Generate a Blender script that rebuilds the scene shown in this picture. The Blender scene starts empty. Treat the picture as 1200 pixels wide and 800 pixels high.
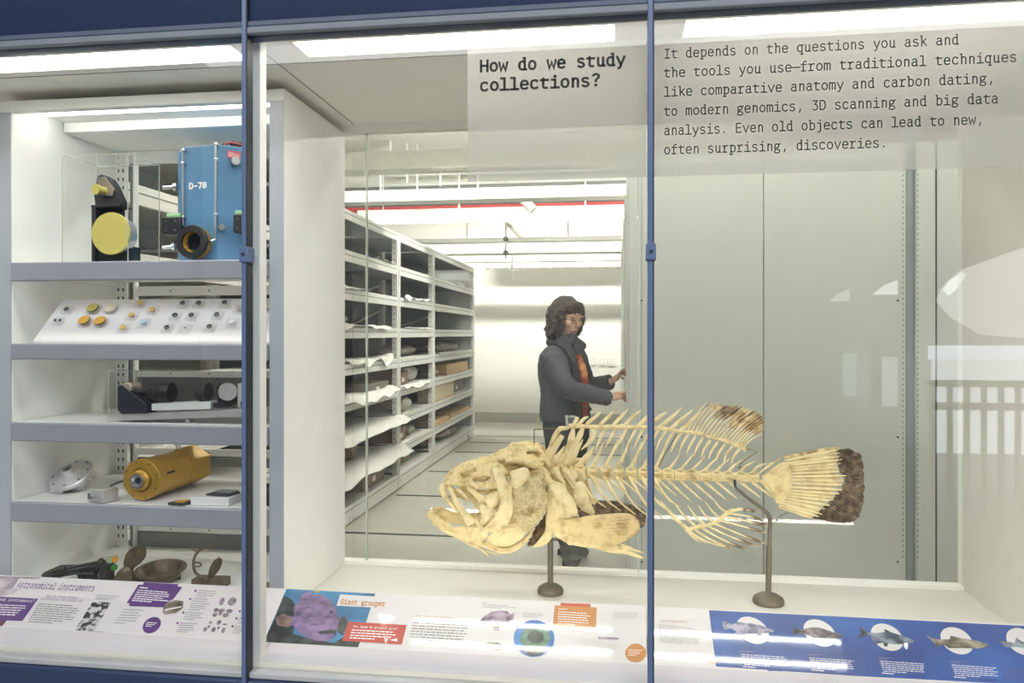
import bpy, math, random
from mathutils import Vector, Matrix, noise as mnoise
random.seed(7)
sc = bpy.context.scene
COL = sc.collection
R = math.radians

# ------------------------------------------------------------------ camera
TH = math.atan(122 / 890.0)
EYE = 1.45
FPX = 890.0
cd = bpy.data.cameras.new('camera')
cam = bpy.data.objects.new('camera', cd)
COL.objects.link(cam)
cam.location = (0, 0, EYE)
cam.rotation_euler = (math.pi / 2, 0, TH)
cd.sensor_width = 36
cd.lens = FPX / 1200 * 36
cd.shift_y = -9 / 1200
cd.clip_start = 0.05
sc.camera = cam

# ------------------------------------------------------------------ exposure, world
sc.view_settings.view_transform = 'Standard'
sc.view_settings.look = 'None'
sc.view_settings.gamma = 1
sc.view_settings.use_curve_mapping = False
sc.view_settings.exposure = 0.22
E_SOFFIT, E_LED, E_STORE, E_FRONTLED, E_HALLWIN, E_HALL = 13.0, 13.5, 55.0, 26.0, 5.0, 5.6
sc.cycles.transparent_max_bounces = 40
sc.cycles.max_bounces = 10
sc.cycles.diffuse_bounces = 6
sc.cycles.glossy_bounces = 4
sc.cycles.use_denoising = True
sc.cycles.caustics_reflective = False
sc.cycles.caustics_refractive = False
sc.cycles.sample_clamp_indirect = 6.0
w = bpy.data.worlds.new('world'); sc.world = w
w.use_nodes = True
w.node_tree.nodes['Background'].inputs[0].default_value = (0.75, 0.82, 1.0, 1)
w.node_tree.nodes['Background'].inputs[1].default_value = 0.10

# ------------------------------------------------------------------ measuring helpers
S_, C_ = math.sin(TH), math.cos(TH)
def ray(px, py):
    dx = (px - 600) / FPX
    return Vector((-S_ + dx * C_, C_ + dx * S_, (391 - py) / FPX))
CAMP = Vector((0, 0, EYE))
def P(px, py, Y):
    r = ray(px, py); return CAMP + r * (Y / r.y)
def onZ(px, py, z):
    r = ray(px, py); return CAMP + r * ((z - EYE) / r.z)
def onX(px, py, X):
    r = ray(px, py); return CAMP + r * (X / r.x)
def onPl(px, py, o, n):
    r = ray(px, py); return CAMP + r * ((o - CAMP).dot(n) / r.dot(n))
def XX(px, Y): return P(px, 391, Y).x
def ZZ(px, py, Y): return P(px, py, Y).z

# ------------------------------------------------------------------ materials
MATS = {}
def mat(name, col, rough=.5, metal=0., var=.05, scale=12, coat=0., bump=0., bscale=120, spec=.5, emit=None, es=0., col2=None, lo=.35, hi=.65, vor=0.):
    if name in MATS: return MATS[name]
    m = bpy.data.materials.new(name); m.use_nodes = True
    nt = m.node_tree; b = nt.nodes['Principled BSDF']
    tc = nt.nodes.new('ShaderNodeTexCoord')
    nz = nt.nodes.new('ShaderNodeTexNoise'); nz.inputs['Scale'].default_value = scale; nz.inputs['Detail'].default_value = 5
    nt.links.new(tc.outputs['Object'], nz.inputs['Vector'])
    cr = nt.nodes.new('ShaderNodeValToRGB')
    c2 = col2 if col2 else tuple(min(1, c * (1 + var)) for c in col)
    c1 = col if col2 else tuple(c * (1 - var) for c in col)
    cr.color_ramp.elements[0].position = lo; cr.color_ramp.elements[1].position = hi
    cr.color_ramp.elements[0].color = (*c1, 1); cr.color_ramp.elements[1].color = (*c2, 1)
    nt.links.new(nz.outputs['Fac'], cr.inputs['Fac'])
    nt.links.new(cr.outputs['Color'], b.inputs['Base Color'])
    b.inputs['Roughness'].default_value = rough; b.inputs['Metallic'].default_value = metal
    b.inputs['Coat Weight'].default_value = coat; b.inputs['Coat Roughness'].default_value = .03
    b.inputs['Specular IOR Level'].default_value = spec
    if bump or vor:
        bp = nt.nodes.new('ShaderNodeBump')
        if vor:
            t = nt.nodes.new('ShaderNodeTexVoronoi'); t.inputs['Scale'].default_value = bscale
            inv = nt.nodes.new('ShaderNodeMath'); inv.operation = 'SUBTRACT'; inv.inputs[0].default_value = 1
            nt.links.new(tc.outputs['Object'], t.inputs['Vector'])
            nt.links.new(t.outputs['Distance'], inv.inputs[1])
            nt.links.new(inv.outputs[0], bp.inputs['Height'])
            bp.inputs['Strength'].default_value = vor; bp.inputs['Distance'].default_value = .01
        else:
            t = nt.nodes.new('ShaderNodeTexNoise'); t.inputs['Scale'].default_value = bscale
            nt.links.new(tc.outputs['Object'], t.inputs['Vector'])
            nt.links.new(t.outputs['Fac'], bp.inputs['Height'])
            bp.inputs['Strength'].default_value = bump; bp.inputs['Distance'].default_value = .004
        nt.links.new(bp.outputs['Normal'], b.inputs['Normal'])
    if emit:
        b.inputs['Emission Color'].default_value = (*emit, 1); b.inputs['Emission Strength'].default_value = es
    MATS[name] = m
    return m
def srgb(r, g, b):
    f = lambda c: (c / 255 / 12.92) if c / 255 <= .04045 else ((c / 255 + .055) / 1.055) ** 2.4
    return (f(r), f(g), f(b))
def glass_mat(name, tint=(.97, .985, .975), base=.035, glossc=(1, 1, 1), diff=0., diffc=(.8, .8, .8), rough=0.0):
    m = bpy.data.materials.new(name); m.use_nodes = True
    nt = m.node_tree; nt.nodes.remove(nt.nodes['Principled BSDF'])
    out = nt.nodes['Material Output']
    tr = nt.nodes.new('ShaderNodeBsdfTransparent'); tr.inputs[0].default_value = (*tint, 1)
    gl = nt.nodes.new('ShaderNodeBsdfGlossy'); gl.inputs['Roughness'].default_value = rough; gl.inputs['Color'].default_value = (*glossc, 1)
    lw = nt.nodes.new('ShaderNodeLayerWeight'); lw.inputs['Blend'].default_value = .5
    pw = nt.nodes.new('ShaderNodeMath'); pw.operation = 'POWER'; pw.inputs[1].default_value = 5
    nt.links.new(lw.outputs['Facing'], pw.inputs[0])
    ml = nt.nodes.new('ShaderNodeMath'); ml.operation = 'MULTIPLY_ADD'
    ml.inputs[1].default_value = .9; ml.inputs[2].default_value = base
    nt.links.new(pw.outputs[0], ml.inputs[0])
    mx = nt.nodes.new('ShaderNodeMixShader')
    nt.links.new(ml.outputs[0], mx.inputs[0]); nt.links.new(gl.outputs[0], mx.inputs[2])
    last = tr
    if diff:
        df = nt.nodes.new('ShaderNodeBsdfDiffuse'); df.inputs[0].default_value = (*diffc, 1)
        tl = nt.nodes.new('ShaderNodeBsdfTranslucent'); tl.inputs[0].default_value = (*diffc, 1)
        m2 = nt.nodes.new('ShaderNodeMixShader'); m2.inputs[0].default_value = .45
        nt.links.new(df.outputs[0], m2.inputs[1]); nt.links.new(tl.outputs[0], m2.inputs[2])
        m3 = nt.nodes.new('ShaderNodeMixShader'); m3.inputs[0].default_value = diff
        nt.links.new(tr.outputs[0], m3.inputs[1]); nt.links.new(m2.outputs[0], m3.inputs[2])
        last = m3
    nt.links.new(last.outputs[0], mx.inputs[1]); nt.links.new(mx.outputs[0], out.inputs['Surface'])
    MATS[name] = m
    return m
def emis(name, col, s):
    m = bpy.data.materials.new(name); m.use_nodes = True
    nt = m.node_tree; nt.nodes.remove(nt.nodes['Principled BSDF'])
    e = nt.nodes.new('ShaderNodeEmission'); e.inputs[0].default_value = (*col, 1); e.inputs[1].default_value = s
    nt.links.new(e.outputs[0], nt.nodes['Material Output'].inputs['Surface'])
    return m

white = mat('white_paint', (.88, .88, .85), .45, var=.015)
deckpaint = mat('deck_paint', (.64, .615, .56), .5, var=.015)
warmwhite = mat('case_paint', (.90, .88, .825), .5, var=.015)
storewhite = mat('storage_paint', (.88, .87, .82), .6, var=.012)
shelfwhite = mat('shelf_white', (.82, .82, .79), .35, var=.015)
lipgrey = mat('lip_grey', srgb(150, 153, 162), .4, metal=.0, var=.03)
navy = mat('navy_paint', srgb(50, 66, 98), .36, var=.03, coat=.2)
railblue = mat('mullion_blue', srgb(96, 116, 152), .35, metal=.0, var=.04)
darkseal = mat('dark_seal', (.02, .025, .035), .5)
steel = mat('steel', (.62, .63, .64), .28, metal=1., var=.06, scale=30)
satin = mat('satin_aluminium', (.72, .72, .71), .42, metal=.85, var=.05, scale=30)
black = mat('black_anodised', (.018, .019, .022), .42, var=.2)
softblack = mat('soft_black', (.03, .032, .036), .6, var=.2)
galv = mat('galvanised_grey', srgb(128, 131, 130), .5, metal=.25, var=.05)
darkgrey = mat('dark_grey', srgb(112, 116, 118), .6, var=.06)
red = mat('sprinkler_red', srgb(190, 70, 72), .5)
goldm = mat('gold_mirror', srgb(222, 208, 116), .4, metal=.3, var=.03)
goldan = mat('gold_anodised', srgb(192, 152, 66), .38, metal=.55, var=.05, scale=25)
specblue = mat('instrument_blue', srgb(86, 132, 170), .45, var=.07, scale=14)
bronze = mat('old_bronze', srgb(106, 93, 72), .40, metal=.45, var=.25, scale=40)
standm = mat('stand_bronze', srgb(98, 90, 73), .5, metal=.2, var=.08)
paperw = mat('paper_white', (.84, .83, .78), .7, var=.03)
printw = mat('print_white', (.71, .675, .68), .3, var=.008, coat=.6)
fascia = mat('rail_fascia', srgb(206, 200, 204), .4, var=.015)
bone = mat('bone', srgb(176, 146, 92), .6, var=.1, scale=30, col2=srgb(226, 206, 150), lo=.26, hi=.50, bump=.9, bscale=110)
bonel = mat('bone_pale', srgb(196, 170, 116), .55, scale=30, col2=srgb(232, 214, 162), lo=.28, hi=.52, bump=.6, bscale=130)
boneped = mat('bone_pebbled', srgb(164, 134, 80), .6, scale=30, col2=srgb(222, 202, 148), lo=.34, hi=.56, vor=1.0, bscale=125)
finbrown = mat('fin_brown', srgb(78, 63, 48), .75, scale=60, col2=srgb(150, 127, 98), lo=.40, hi=.70, bump=.8, bscale=200)
finmix = mat('fin_mottled', srgb(138, 104, 56), .7, scale=30, col2=srgb(228, 202, 144), lo=.42, hi=.62, bump=.5, bscale=180)
gilldark = mat('gill_brown', srgb(66, 48, 26), .85, scale=90, col2=srgb(140, 112, 64), lo=.4, hi=.7, bump=1., bscale=300)
glassf = glass_mat('front_glass', (.975, .985, .98), base=.028)
glassb = glass_mat('back_glass', (.965, .98, .97), base=.022)
acryl = glass_mat('acrylic', (.975, .978, .97), base=.03)
acredge = glass_mat('acrylic_edge', (.9, .9, .87), base=.06, diff=.45, diffc=(.95, .95, .9))
filmm = glass_mat('text_film', (.94, .935, .92), base=.0, diff=.36, diffc=(.74, .73, .70))
plast = glass_mat('clear_plastic', (.99, .99, .988), base=.035, diff=.05, diffc=(.95, .95, .95))

# ------------------------------------------------------------------ mesh builder
WL = {}
def cr(pts, n=6, closed=False):
    pts = [Vector(p) for p in pts]
    out = []; N = len(pts)
    segs = N if closed else N - 1
    for i in range(segs):
        p1, p2 = pts[i], pts[(i + 1) % N]
        p0 = pts[(i - 1) % N] if closed or i > 0 else p1 * 2 - p2
        p3 = pts[(i + 2) % N] if closed or i + 2 < N else p2 * 2 - p1
        for k in range(n):
            t = k / n
            out.append(.5 * ((2 * p1) + (p2 - p0) * t + (2 * p0 - 5 * p1 + 4 * p2 - p3) * t * t + (3 * p1 - p0 - 3 * p2 + p3) * t ** 3))
    if not closed: out.append(pts[-1])
    return out
def lerp_list(v, n):
    out = []
    for i in range(n):
        t = i / (n - 1) * (len(v) - 1); k = min(int(t), len(v) - 2); f = t - k
        out.append(v[k] * (1 - f) + v[k + 1] * f)
    return out
def frame_for(d):
    d = d.normalized()
    a = Vector((0, 1, 0)) if abs(d.y) < .9 else Vector((1, 0, 0))
    u = d.cross(a).normalized(); return u, d.cross(u).normalized()
class MB:
    def __init__(s): s.v = []; s.f = []; s.mi = []; s.m = 0
    def add(s, vs, fs):
        o = len(s.v); s.v += [Vector(p) for p in vs]; s.f += [[i + o for i in q] for q in fs]; s.mi += [s.m] * len(fs); return s
    def box(s, x0, x1, y0, y1, z0, z1):
        return s.add([(x, y, z) for z in (z0, z1) for y in (y0, y1) for x in (x0, x1)],
                     [(0, 2, 3, 1), (4, 5, 7, 6), (0, 1, 5, 4), (2, 6, 7, 3), (0, 4, 6, 2), (1, 3, 7, 5)])
    def obox(s, c, u, v, w):
        c, u, v, w = map(Vector, (c, u, v, w))
        return s.add([c + u * a + v * b + w * d for d in (-1, 1) for b in (-1, 1) for a in (-1, 1)],
                     [(0, 2, 3, 1), (4, 5, 7, 6), (0, 1, 5, 4), (2, 6, 7, 3), (0, 4, 6, 2), (1, 3, 7, 5)])
    def prism(s, pts, off):
        pts = [Vector(p) for p in pts]; off = Vector(off); n = len(pts)
        return s.add(pts + [p + off for p in pts], [list(range(n - 1, -1, -1)), list(range(n, 2 * n))] + [(i, (i + 1) % n, (i + 1) % n + n, i + n) for i in range(n)])
    def cyl(s, p0, p1, r0, r1=None, n=20):
        return s.tube([p0, p1], [r0, r0 if r1 is None else r1], n)
    def tube(s, pts, rad, n=8, flat=None, cap=True):
        """flat = (vector, factor): scale the section along that vector"""
        pts = [Vector(p) for p in pts]; k = len(pts)
        if not isinstance(rad, (list, tuple)): rad = [rad] * k
        if len(rad) != k: rad = lerp_list(list(rad), k)
        vs = []; u = None
        for i, p in enumerate(pts):
            d = (pts[min(i + 1, k - 1)] - pts[max(i - 1, 0)])
            if d.length < 1e-9: d = Vector((0, 0, 1))
            d.normalize()
            if u is None: u, v = frame_for(d)
            else:
                u = (u - d * u.dot(d)).normalized(); v = d.cross(u)
            for j in range(n):
                a = 2 * math.pi * j / n
                o = (u * math.cos(a) + v * math.sin(a)) * rad[i]
                if flat: o = o + flat[0] * (o.dot(flat[0]) * (flat[1] - 1))
                vs.append(p + o)
        fs = [(i * n + j, i * n + (j + 1) % n, (i + 1) * n + (j + 1) % n, (i + 1) * n + j) for i in range(k - 1) for j in range(n)]
        if cap: fs += [list(range(n - 1, -1, -1)), list(range((k - 1) * n, k * n))]
        return s.add(vs, fs)
    def lathe(s, prof, o, ax, n=32):
        o = Vector(o); ax = Vector(ax).normalized(); u, v = frame_for(ax); vs = []
        for r, h in prof:
            for j in range(n):
                a = 2 * math.pi * j / n; vs.append(o + ax * h + (u * math.cos(a) + v * math.sin(a)) * max(r, 1e-5))
        k = len(prof)
        fs = [(i * n + j, i * n + (j + 1) % n, (i + 1) * n + (j + 1) % n, (i + 1) * n + j) for i in range(k - 1) for j in range(n)]
        return s.add(vs, fs)
    def ell(s, c, rx, ry, rz, n=16, m=10, rot=None):
        c = Vector(c); vs = []
        for i in range(m + 1):
            t = math.pi * i / m
            for j in range(n):
                a = 2 * math.pi * j / n
                p = Vector((rx * math.sin(t) * math.cos(a), ry * math.sin(t) * math.sin(a), rz * math.cos(t)))
                if rot: p = rot @ p
                vs.append(c + p)
        return s.add(vs, [(i * n + j, (i + 1) * n + j, (i + 1) * n + (j + 1) % n, i * n + (j + 1) % n) for i in range(m) for j in range(n)])
    def plate(s, out, nrm, thick=.004, bulge=.01, rings=4, sm=4, rough=0.):
        """a domed bony plate: outline, dome pointing along nrm"""
        pts = cr(out, sm, True) if sm > 1 else [Vector(p) for p in out]
        n = len(pts); nrm = Vector(nrm).normalized(); c = sum(pts, Vector()) / n
        vs = []
        for r in range(rings):
            t = r / rings
            for p in pts:
                q = p.lerp(c, t); h = bulge * (1 - (1 - t) ** 2)
                if rough and r > 0: h += rough * mnoise.noise(q * 40)
                vs.append(q + nrm * (h + thick / 2))
        vs.append(c + nrm * (bulge + thick / 2))
        fs = [(r * n + j, r * n + (j + 1) % n, (r + 1) * n + (j + 1) % n, (r + 1) * n + j) for r in range(rings - 1) for j in range(n)]
        fs += [((rings - 1) * n + j, (rings - 1) * n + (j + 1) % n, rings * n) for j in range(n)]
        b = len(vs)
        for r in range(rings):
            t = r / rings
            for p in pts:
                q = p.lerp(c, t); vs.append(q + nrm * (bulge * (1 - (1 - t) ** 2) - thick / 2))
        vs.append(c + nrm * (bulge - thick / 2))
        fs += [(b + r * n + j, b + (r + 1) * n + j, b + (r + 1) * n + (j + 1) % n, b + r * n + (j + 1) % n) for r in range(rings - 1) for j in range(n)]
        fs += [(b + (rings - 1) * n + j, b + rings * n, b + (rings - 1) * n + (j + 1) % n) for j in range(n)]
        fs += [(j, b + j, b + (j + 1) % n, (j + 1) % n) for j in range(n)]
        return s.add(vs, fs)
    def grid(s, rows, thick=None):
        k = len(rows); n = len(rows[0])
        return s.add([p for r in rows for p in r], [(i * n + j, i * n + j + 1, (i + 1) * n + j + 1, (i + 1) * n + j) for i in range(k - 1) for j in range(n - 1)])
    def mirror_y(s, Y):
        o = MB(); o.v = [Vector((p.x, 2 * Y - p.y, p.z)) for p in s.v]; o.f = [q[::-1] for q in s.f]; o.mi = list(s.mi); return o
    def join(s, o):
        k = len(s.v); s.v += o.v; s.f += [[i + k for i in q] for q in o.f]; s.mi += o.mi; return s
    def build(s, name, m, parent=None, smooth=True, bevel=0., remesh=0., smooth_it=0, disp=0., dscale=.03, solid=0., subsurf=0, ang=40, org=None, label=None):
        me = bpy.data.meshes.new(name)
        if parent is not None: base = WL[parent]
        elif org is not None: base = Vector(org)
        else:
            xs = [p.x for p in s.v]; ys = [p.y for p in s.v]; zs = [p.z for p in s.v]
            base = Vector(((min(xs) + max(xs)) / 2, (min(ys) + max(ys)) / 2, min(zs)))
        me.from_pydata([p - base for p in s.v], [], s.f)
        ms = m if isinstance(m, (list, tuple)) else [m]
        for q in ms: me.materials.append(q)
        if len(ms) > 1:
            for p, i in zip(me.polygons, s.mi): p.material_index = i
        me.update()
        if smooth:
            me.shade_smooth()
            if not remesh: me.set_sharp_from_angle(angle=R(ang))
        o = bpy.data.objects.new(name, me); COL.objects.link(o)
        if parent is None: o.location = base
        else: o.parent = parent
        WL[o] = base
        if remesh:
            r = o.modifiers.new('r', 'REMESH'); r.mode = 'VOXEL'; r.voxel_size = remesh; r.use_smooth_shade = True
        if solid:
            q = o.modifiers.new('s', 'SOLIDIFY'); q.thickness = solid; q.offset = 0
        if smooth_it:
            q = o.modifiers.new('sm', 'SMOOTH'); q.iterations = smooth_it; q.factor = .5
        if subsurf:
            q = o.modifiers.new('ss', 'SUBSURF'); q.levels = subsurf; q.render_levels = subsurf
        if disp:
            tx = bpy.data.textures.new(name + '_t', 'CLOUDS'); tx.noise_scale = dscale; tx.noise_depth = 3
            q = o.modifiers.new('d', 'DISPLACE'); q.texture = tx; q.strength = disp; q.mid_level = .5; q.texture_coords = 'LOCAL'
        if bevel:
            q = o.modifiers.new('b', 'BEVEL'); q.width = bevel; q.segments = 2; q.limit_method = 'ANGLE'; q.angle_limit = R(40)
        if label: o['label'] = label
        return o
def tag(o, label, cat, group=None, kind=None):
    o['label'] = label; o['category'] = cat
    if group: o['group'] = group
    if kind: o['kind'] = kind
    return o
def thing(name, label, cat, loc, group=None):
    o = bpy.data.objects.new(name, None); COL.objects.link(o); o.empty_display_size = .05
    o.location = loc; WL[o] = Vector(loc)
    return tag(o, label, cat, group)
def struct(o): o['kind'] = 'structure'; return o
def B(*a): return MB().box(*a)
def dup(root, delta, label=None, group=None):
    r = root.copy(); COL.objects.link(r); r.location = Vector(root.location) + Vector(delta)
    if label: r['label'] = label
    if group: r['group'] = group
    for ch in list(root.children):
        c = ch.copy(); COL.objects.link(c); c.parent = r
        for g in list(ch.children):
            d = g.copy(); COL.objects.link(d); d.parent = c
    return r

# ------------------------------------------------------------------ stroke lettering
def el(cx, cy, rx, ry): return ('o', [(cx + rx * math.cos(a * math.pi / 8), cy + ry * math.sin(a * math.pi / 8)) for a in range(16)])
l_ = lambda *p: ('l', list(p)); c_ = lambda *p: ('c', list(p)); d_ = lambda x, y: ('d', [(x, y)])
bowlb = c_((16,38),(22,49),(33,52),(46,44),(50,26),(46,8),(33,0),(22,2),(16,12))
bowld = c_((44,38),(38,49),(27,52),(14,44),(10,26),(14,8),(27,0),(38,2),(44,12))
arch = c_((16,36),(24,49),(34,52),(44,45),(46,34))
GL = {
'a': [c_((12,42),(20,50),(32,52),(42,46),(43,36)), l_((43,37),(43,8)), c_((43,9),(45,2),(53,0)), c_((43,30),(28,30),(14,25),(10,14),(16,3),(27,-1),(38,4),(43,14))],
'b': [l_((8,73),(16,73),(16,0)), bowlb],
'c': [c_((48,40),(42,49),(31,52),(16,46),(10,26),(16,6),(31,0),(42,2),(49,12))],
'd': [l_((36,73),(44,73),(44,0),(52,0)), bowld],
'e': [l_((10,27),(49,27)), c_((50,27),(46,44),(30,52),(15,45),(10,26),(15,6),(31,0),(43,3),(49,10))],
'f': [l_((10,50),(49,50)), c_((25,0),(25,30),(25,58),(30,70),(42,73),(51,72)), l_((12,0),(42,0))],
'g': [el(27,36,16,15), l_((38,47),(54,51)), c_((17,24),(11,15),(20,8),(40,7),(50,-3),(45,-15),(28,-19),(12,-15),(9,-6),(19,6))],
'h': [l_((8,73),(16,73),(16,0)), arch, l_((46,36),(46,0))],
'i': [l_((14,50),(32,50),(32,0)), l_((10,0),(53,0)), d_(31,71)],
'j': [l_((16,50),(38,50)), c_((38,50),(38,20),(38,-6),(31,-17),(15,-19)), d_(37,71)],
'k': [l_((8,73),(16,73),(16,0)), l_((47,51),(18,23)), l_((27,32),(51,0))],
'l': [l_((12,73),(31,73),(31,0)), l_((9,0),(53,0))],
'm': [l_((8,52),(8,0)), c_((8,40),(13,50),(20,52),(28,46),(29,36)), l_((29,37),(29,0)), c_((29,40),(35,50),(42,52),(50,46),(51,36)), l_((51,37),(51,0))],
'n': [l_((16,52),(16,0)), arch, l_((46,36),(46,0))],
'o': [el(30,26,20,26)],
'p': [l_((8,51),(16,51),(16,-20)), l_((8,-20),(27,-20)), bowlb],
'q': [l_((52,51),(44,51),(44,-20)), l_((33,-20),(52,-20)), bowld],
'r': [l_((10,50),(22,50),(22,0)), l_((9,0),(40,0)), c_((22,30),(28,44),(38,51),(53,50))],
's': [c_((46,42),(40,50),(28,52),(16,47),(13,38),(20,30),(38,24),(47,15),(44,4),(30,-1),(18,2),(11,10))],
't': [l_((8,50),(49,50)), c_((22,66),(22,40),(22,12),(27,2),(38,0),(50,1))],
'u': [l_((14,51),(14,16)), c_((14,17),(17,4),(26,0),(36,3),(44,17)), l_((44,51),(44,0),(52,0))],
'v': [l_((8,51),(30,0),(52,51))], 'w': [l_((5,51),(16,0),(30,38),(44,0),(55,51))],
'x': [l_((10,51),(50,0)), l_((50,51),(10,0))],
'y': [l_((9,51),(31,2)), l_((52,51),(28,-9)), c_((29,-8),(23,-18),(10,-20))],
'z': [l_((12,51),(47,51),(11,0),(50,0))],
'S': [c_((47,58),(40,68),(29,71),(16,66),(12,54),(19,43),(40,32),(49,19),(44,5),(30,-1),(16,3),(10,12))],
'H': [l_((10,70),(10,0)), l_((50,70),(50,0)), l_((10,36),(50,36))],
'I': [l_((12,70),(48,70)), l_((30,70),(30,0)), l_((12,0),(48,0))],
'E': [l_((48,70),(12,70),(12,0),(49,0)), l_((12,36),(44,36))],
'D': [l_((29,70),(10,70),(10,0),(29,0)), c_((28,70),(43,63),(51,35),(43,7),(28,0))],
'A': [l_((6,0),(30,70),(54,0)), l_((15,24),(45,24))],
'G': [c_((50,58),(42,68),(30,71),(14,62),(8,35),(14,8),(30,-1),(44,5),(50,15)), l_((50,14),(50,32),(32,32))],
'W': [l_((4,70),(16,0),(30,46),(44,0),(56,70))],
'3': [l_((14,70),(48,70),(28,42)), c_((28,42),(42,38),(49,22),(42,4),(28,-1),(12,7))],
'7': [l_((10,70),(50,70),(24,0))], '8': [el(30,53,16,17), el(30,18,20,18)],
'?': [c_((13,60),(20,70),(32,73),(46,66),(46,52),(36,42),(30,33),(30,22)), d_(30,4)],
',': [l_((33,9),(26,-14))], '.': [d_(30,4)], '\u2014': [l_((-2,30),(62,30))], '-': [l_((15,30),(45,30))], ' ': [],
}
def lettering(mb, text, org, ux, uz, pitch, size, wt=9, ital=0.):
    """org: baseline left; ux, uz: unit directions on the surface; pitch per letter; size: world height of 100 units; wt: stroke width in units"""
    org, ux, uz = Vector(org), Vector(ux), Vector(uz); sx = pitch / 60; sz = size / 100
    M_ = lambda p, k: org + ux * (k * pitch + (p[0] + ital * p[1]) * sx) + uz * (p[1] * sz)
    for k, ch in enumerate(text):
        for kind, pts in GL[ch]:
            if kind == 'd':
                x, y = pts[0]; r = wt * .72
                q = [(x + r * math.cos(a * math.pi / 5), y + r * math.sin(a * math.pi / 5)) for a in range(10)]
                mb.add([M_(p, k) for p in q], [list(range(10))]); continue
            closed = kind == 'o'
            if kind == 'c': pts = [(p.x, p.y) for p in cr([(a, b, 0) for a, b in pts], 4)]
            n = len(pts); L = []; Rr = []
            for i in range(n):
                p = Vector(pts[i])
                a = Vector(pts[(i - 1) % n]) if closed or i > 0 else None
                b = Vector(pts[(i + 1) % n]) if closed or i < n - 1 else None
                d1 = (p - a).normalized() if a is not None else (b - p).normalized()
                d2 = (b - p).normalized() if b is not None else d1
                e = .0
                if a is None: p = p - d1 * (wt * .45 if kind == 'l' else 0)
                if b is None: p = p + d1 * (wt * .45 if kind == 'l' else 0)
                nn = Vector((-(d1.y + d2.y), d1.x + d2.x))
                if nn.length < 1e-6: nn = Vector((-d1.y, d1.x))
                nn.normalize(); cs = max(.45, nn.dot(Vector((-d1.y, d1.x))))
                L.append(p + nn * (wt / 2 / cs)); Rr.append(p - nn * (wt / 2 / cs))
            o = [M_(q, k) for q in L + Rr]
            m = n if closed else n - 1
            mb.add(o, [(i, n + i, n + (i + 1) % n, (i + 1) % n) for i in range(m)])
    return mb
# ================================================================== THE SETTING
YF, YB, ZD, ZS, ZV = 1.69, 2.50, .667, 2.16, 2.14
XL, XR = -1.95, 1.05
M1, M2 = XX(295, YF), XX(762, YF)
# storage room shell
struct(B(-4.5, 5.0, YB, 12.4, -.05, 0).build('floor', mat('storage_floor', srgb(196, 194, 184), .38, var=.05, scale=3), smooth=False))
struct(B(-4.5, 5.0, YB, 12.4, 3.6, 3.65).build('ceiling', storewhite, smooth=False))
struct(B(-4.5, 5.0, 12.3, 12.4, 0, 3.6).build('wall_back', storewhite, smooth=False))
struct(B(-4.55, -4.5, YB, 12.4, 0, 3.6).build('wall_left', storewhite, smooth=False))
struct(B(5.0, 5.05, YB, 12.4, 0, 3.6).build('wall_right', storewhite, smooth=False))
struct(B(-3.0, 3.0, 12.28, 12.3, 0, .165).build('baseboard_back', mat('baseboard_grey', srgb(176, 176, 168), .5), smooth=False))
m = B(-4.5, XL, YB, YB + .05, 0, 3.6); m.box(XR + .012, 5.0, YB, YB + .05, 0, 3.6); m.box(XL, XR, YB, YB + .05, 0, ZD - .02); m.box(XL, XR, YB, YB + .05, ZS + .02, 3.6)
struct(m.build('wall_front', storewhite, smooth=False))
# floor rails of the mobile shelving (dark lines across the aisle)
k = 0
for y in (628, 581.5, 552.5, 529, 517.5, 510):
    Y = onZ(520, y, 0).y
    struct(B(-1.96, .05, Y - .018, Y + .018, 0, .003).build('trim_%d' % (k + 10), darkseal, smooth=False)); k += 1
# visitor side
struct(B(-6, 7, -7, YF + .03, -.05, 0).build('floor_hall', mat('hall_floor', (.22, .21, .2), .4), smooth=False))
struct(B(-6, 7, -7, YF, 4.2, 4.3).build('ceiling_hall', mat('hall_ceiling', (.6, .6, .6), .8), smooth=False))
hallwall = mat('hall_wall', (.62, .61, .60), .8, var=.03)
struct(B(-6, 7, -7.1, -7, 0, 4.2).build('wall_hall', hallwall, smooth=False))
struct(B(-6.1, -6, -7, YF, 0, 4.2).build('wall_hall_west', mat('hall_dark', (.06, .07, .09), .8), smooth=False))

# display case carcass
struct(B(XL, XR, YF, YB, ZD - .03, ZD).build('floor_case', deckpaint, smooth=False))
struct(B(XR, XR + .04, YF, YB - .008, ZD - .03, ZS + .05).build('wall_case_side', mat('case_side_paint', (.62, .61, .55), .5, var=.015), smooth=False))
struct(B(XL - .04, XL, YF, YB, 0, ZS + .05).build('wall_case_end', warmwhite, smooth=False))
LX = [(-1.725, -.940), (-.785, 0.), (.154, .940)]
LY0, LY1 = 1.757, 1.865
m = B(XL, XR, YF, LY0, ZS, ZS + .05); m.box(XL, XR, LY1, YB + .05, ZS, ZS + .05)
xs = [XL] + [q for p in LX for q in p] + [XR]
for a, b in zip(xs[0::2], xs[1::2]): m.box(a, b, LY0, LY1, ZS, ZS + .05)
struct(m.build('ceiling_case', warmwhite, smooth=False))
struct(B(XL, XR, 1.896, 1.8985, ZS - .001, ZS + .002).build('trim_20', darkgrey, smooth=False))
struct(B(-.8815, -.8790, 1.71, YB, ZS - .001, ZS + .002).build('trim_21', darkgrey, smooth=False))
diffm = emis('soffit_diffuser', (1, .95, .86), E_SOFFIT)
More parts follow.
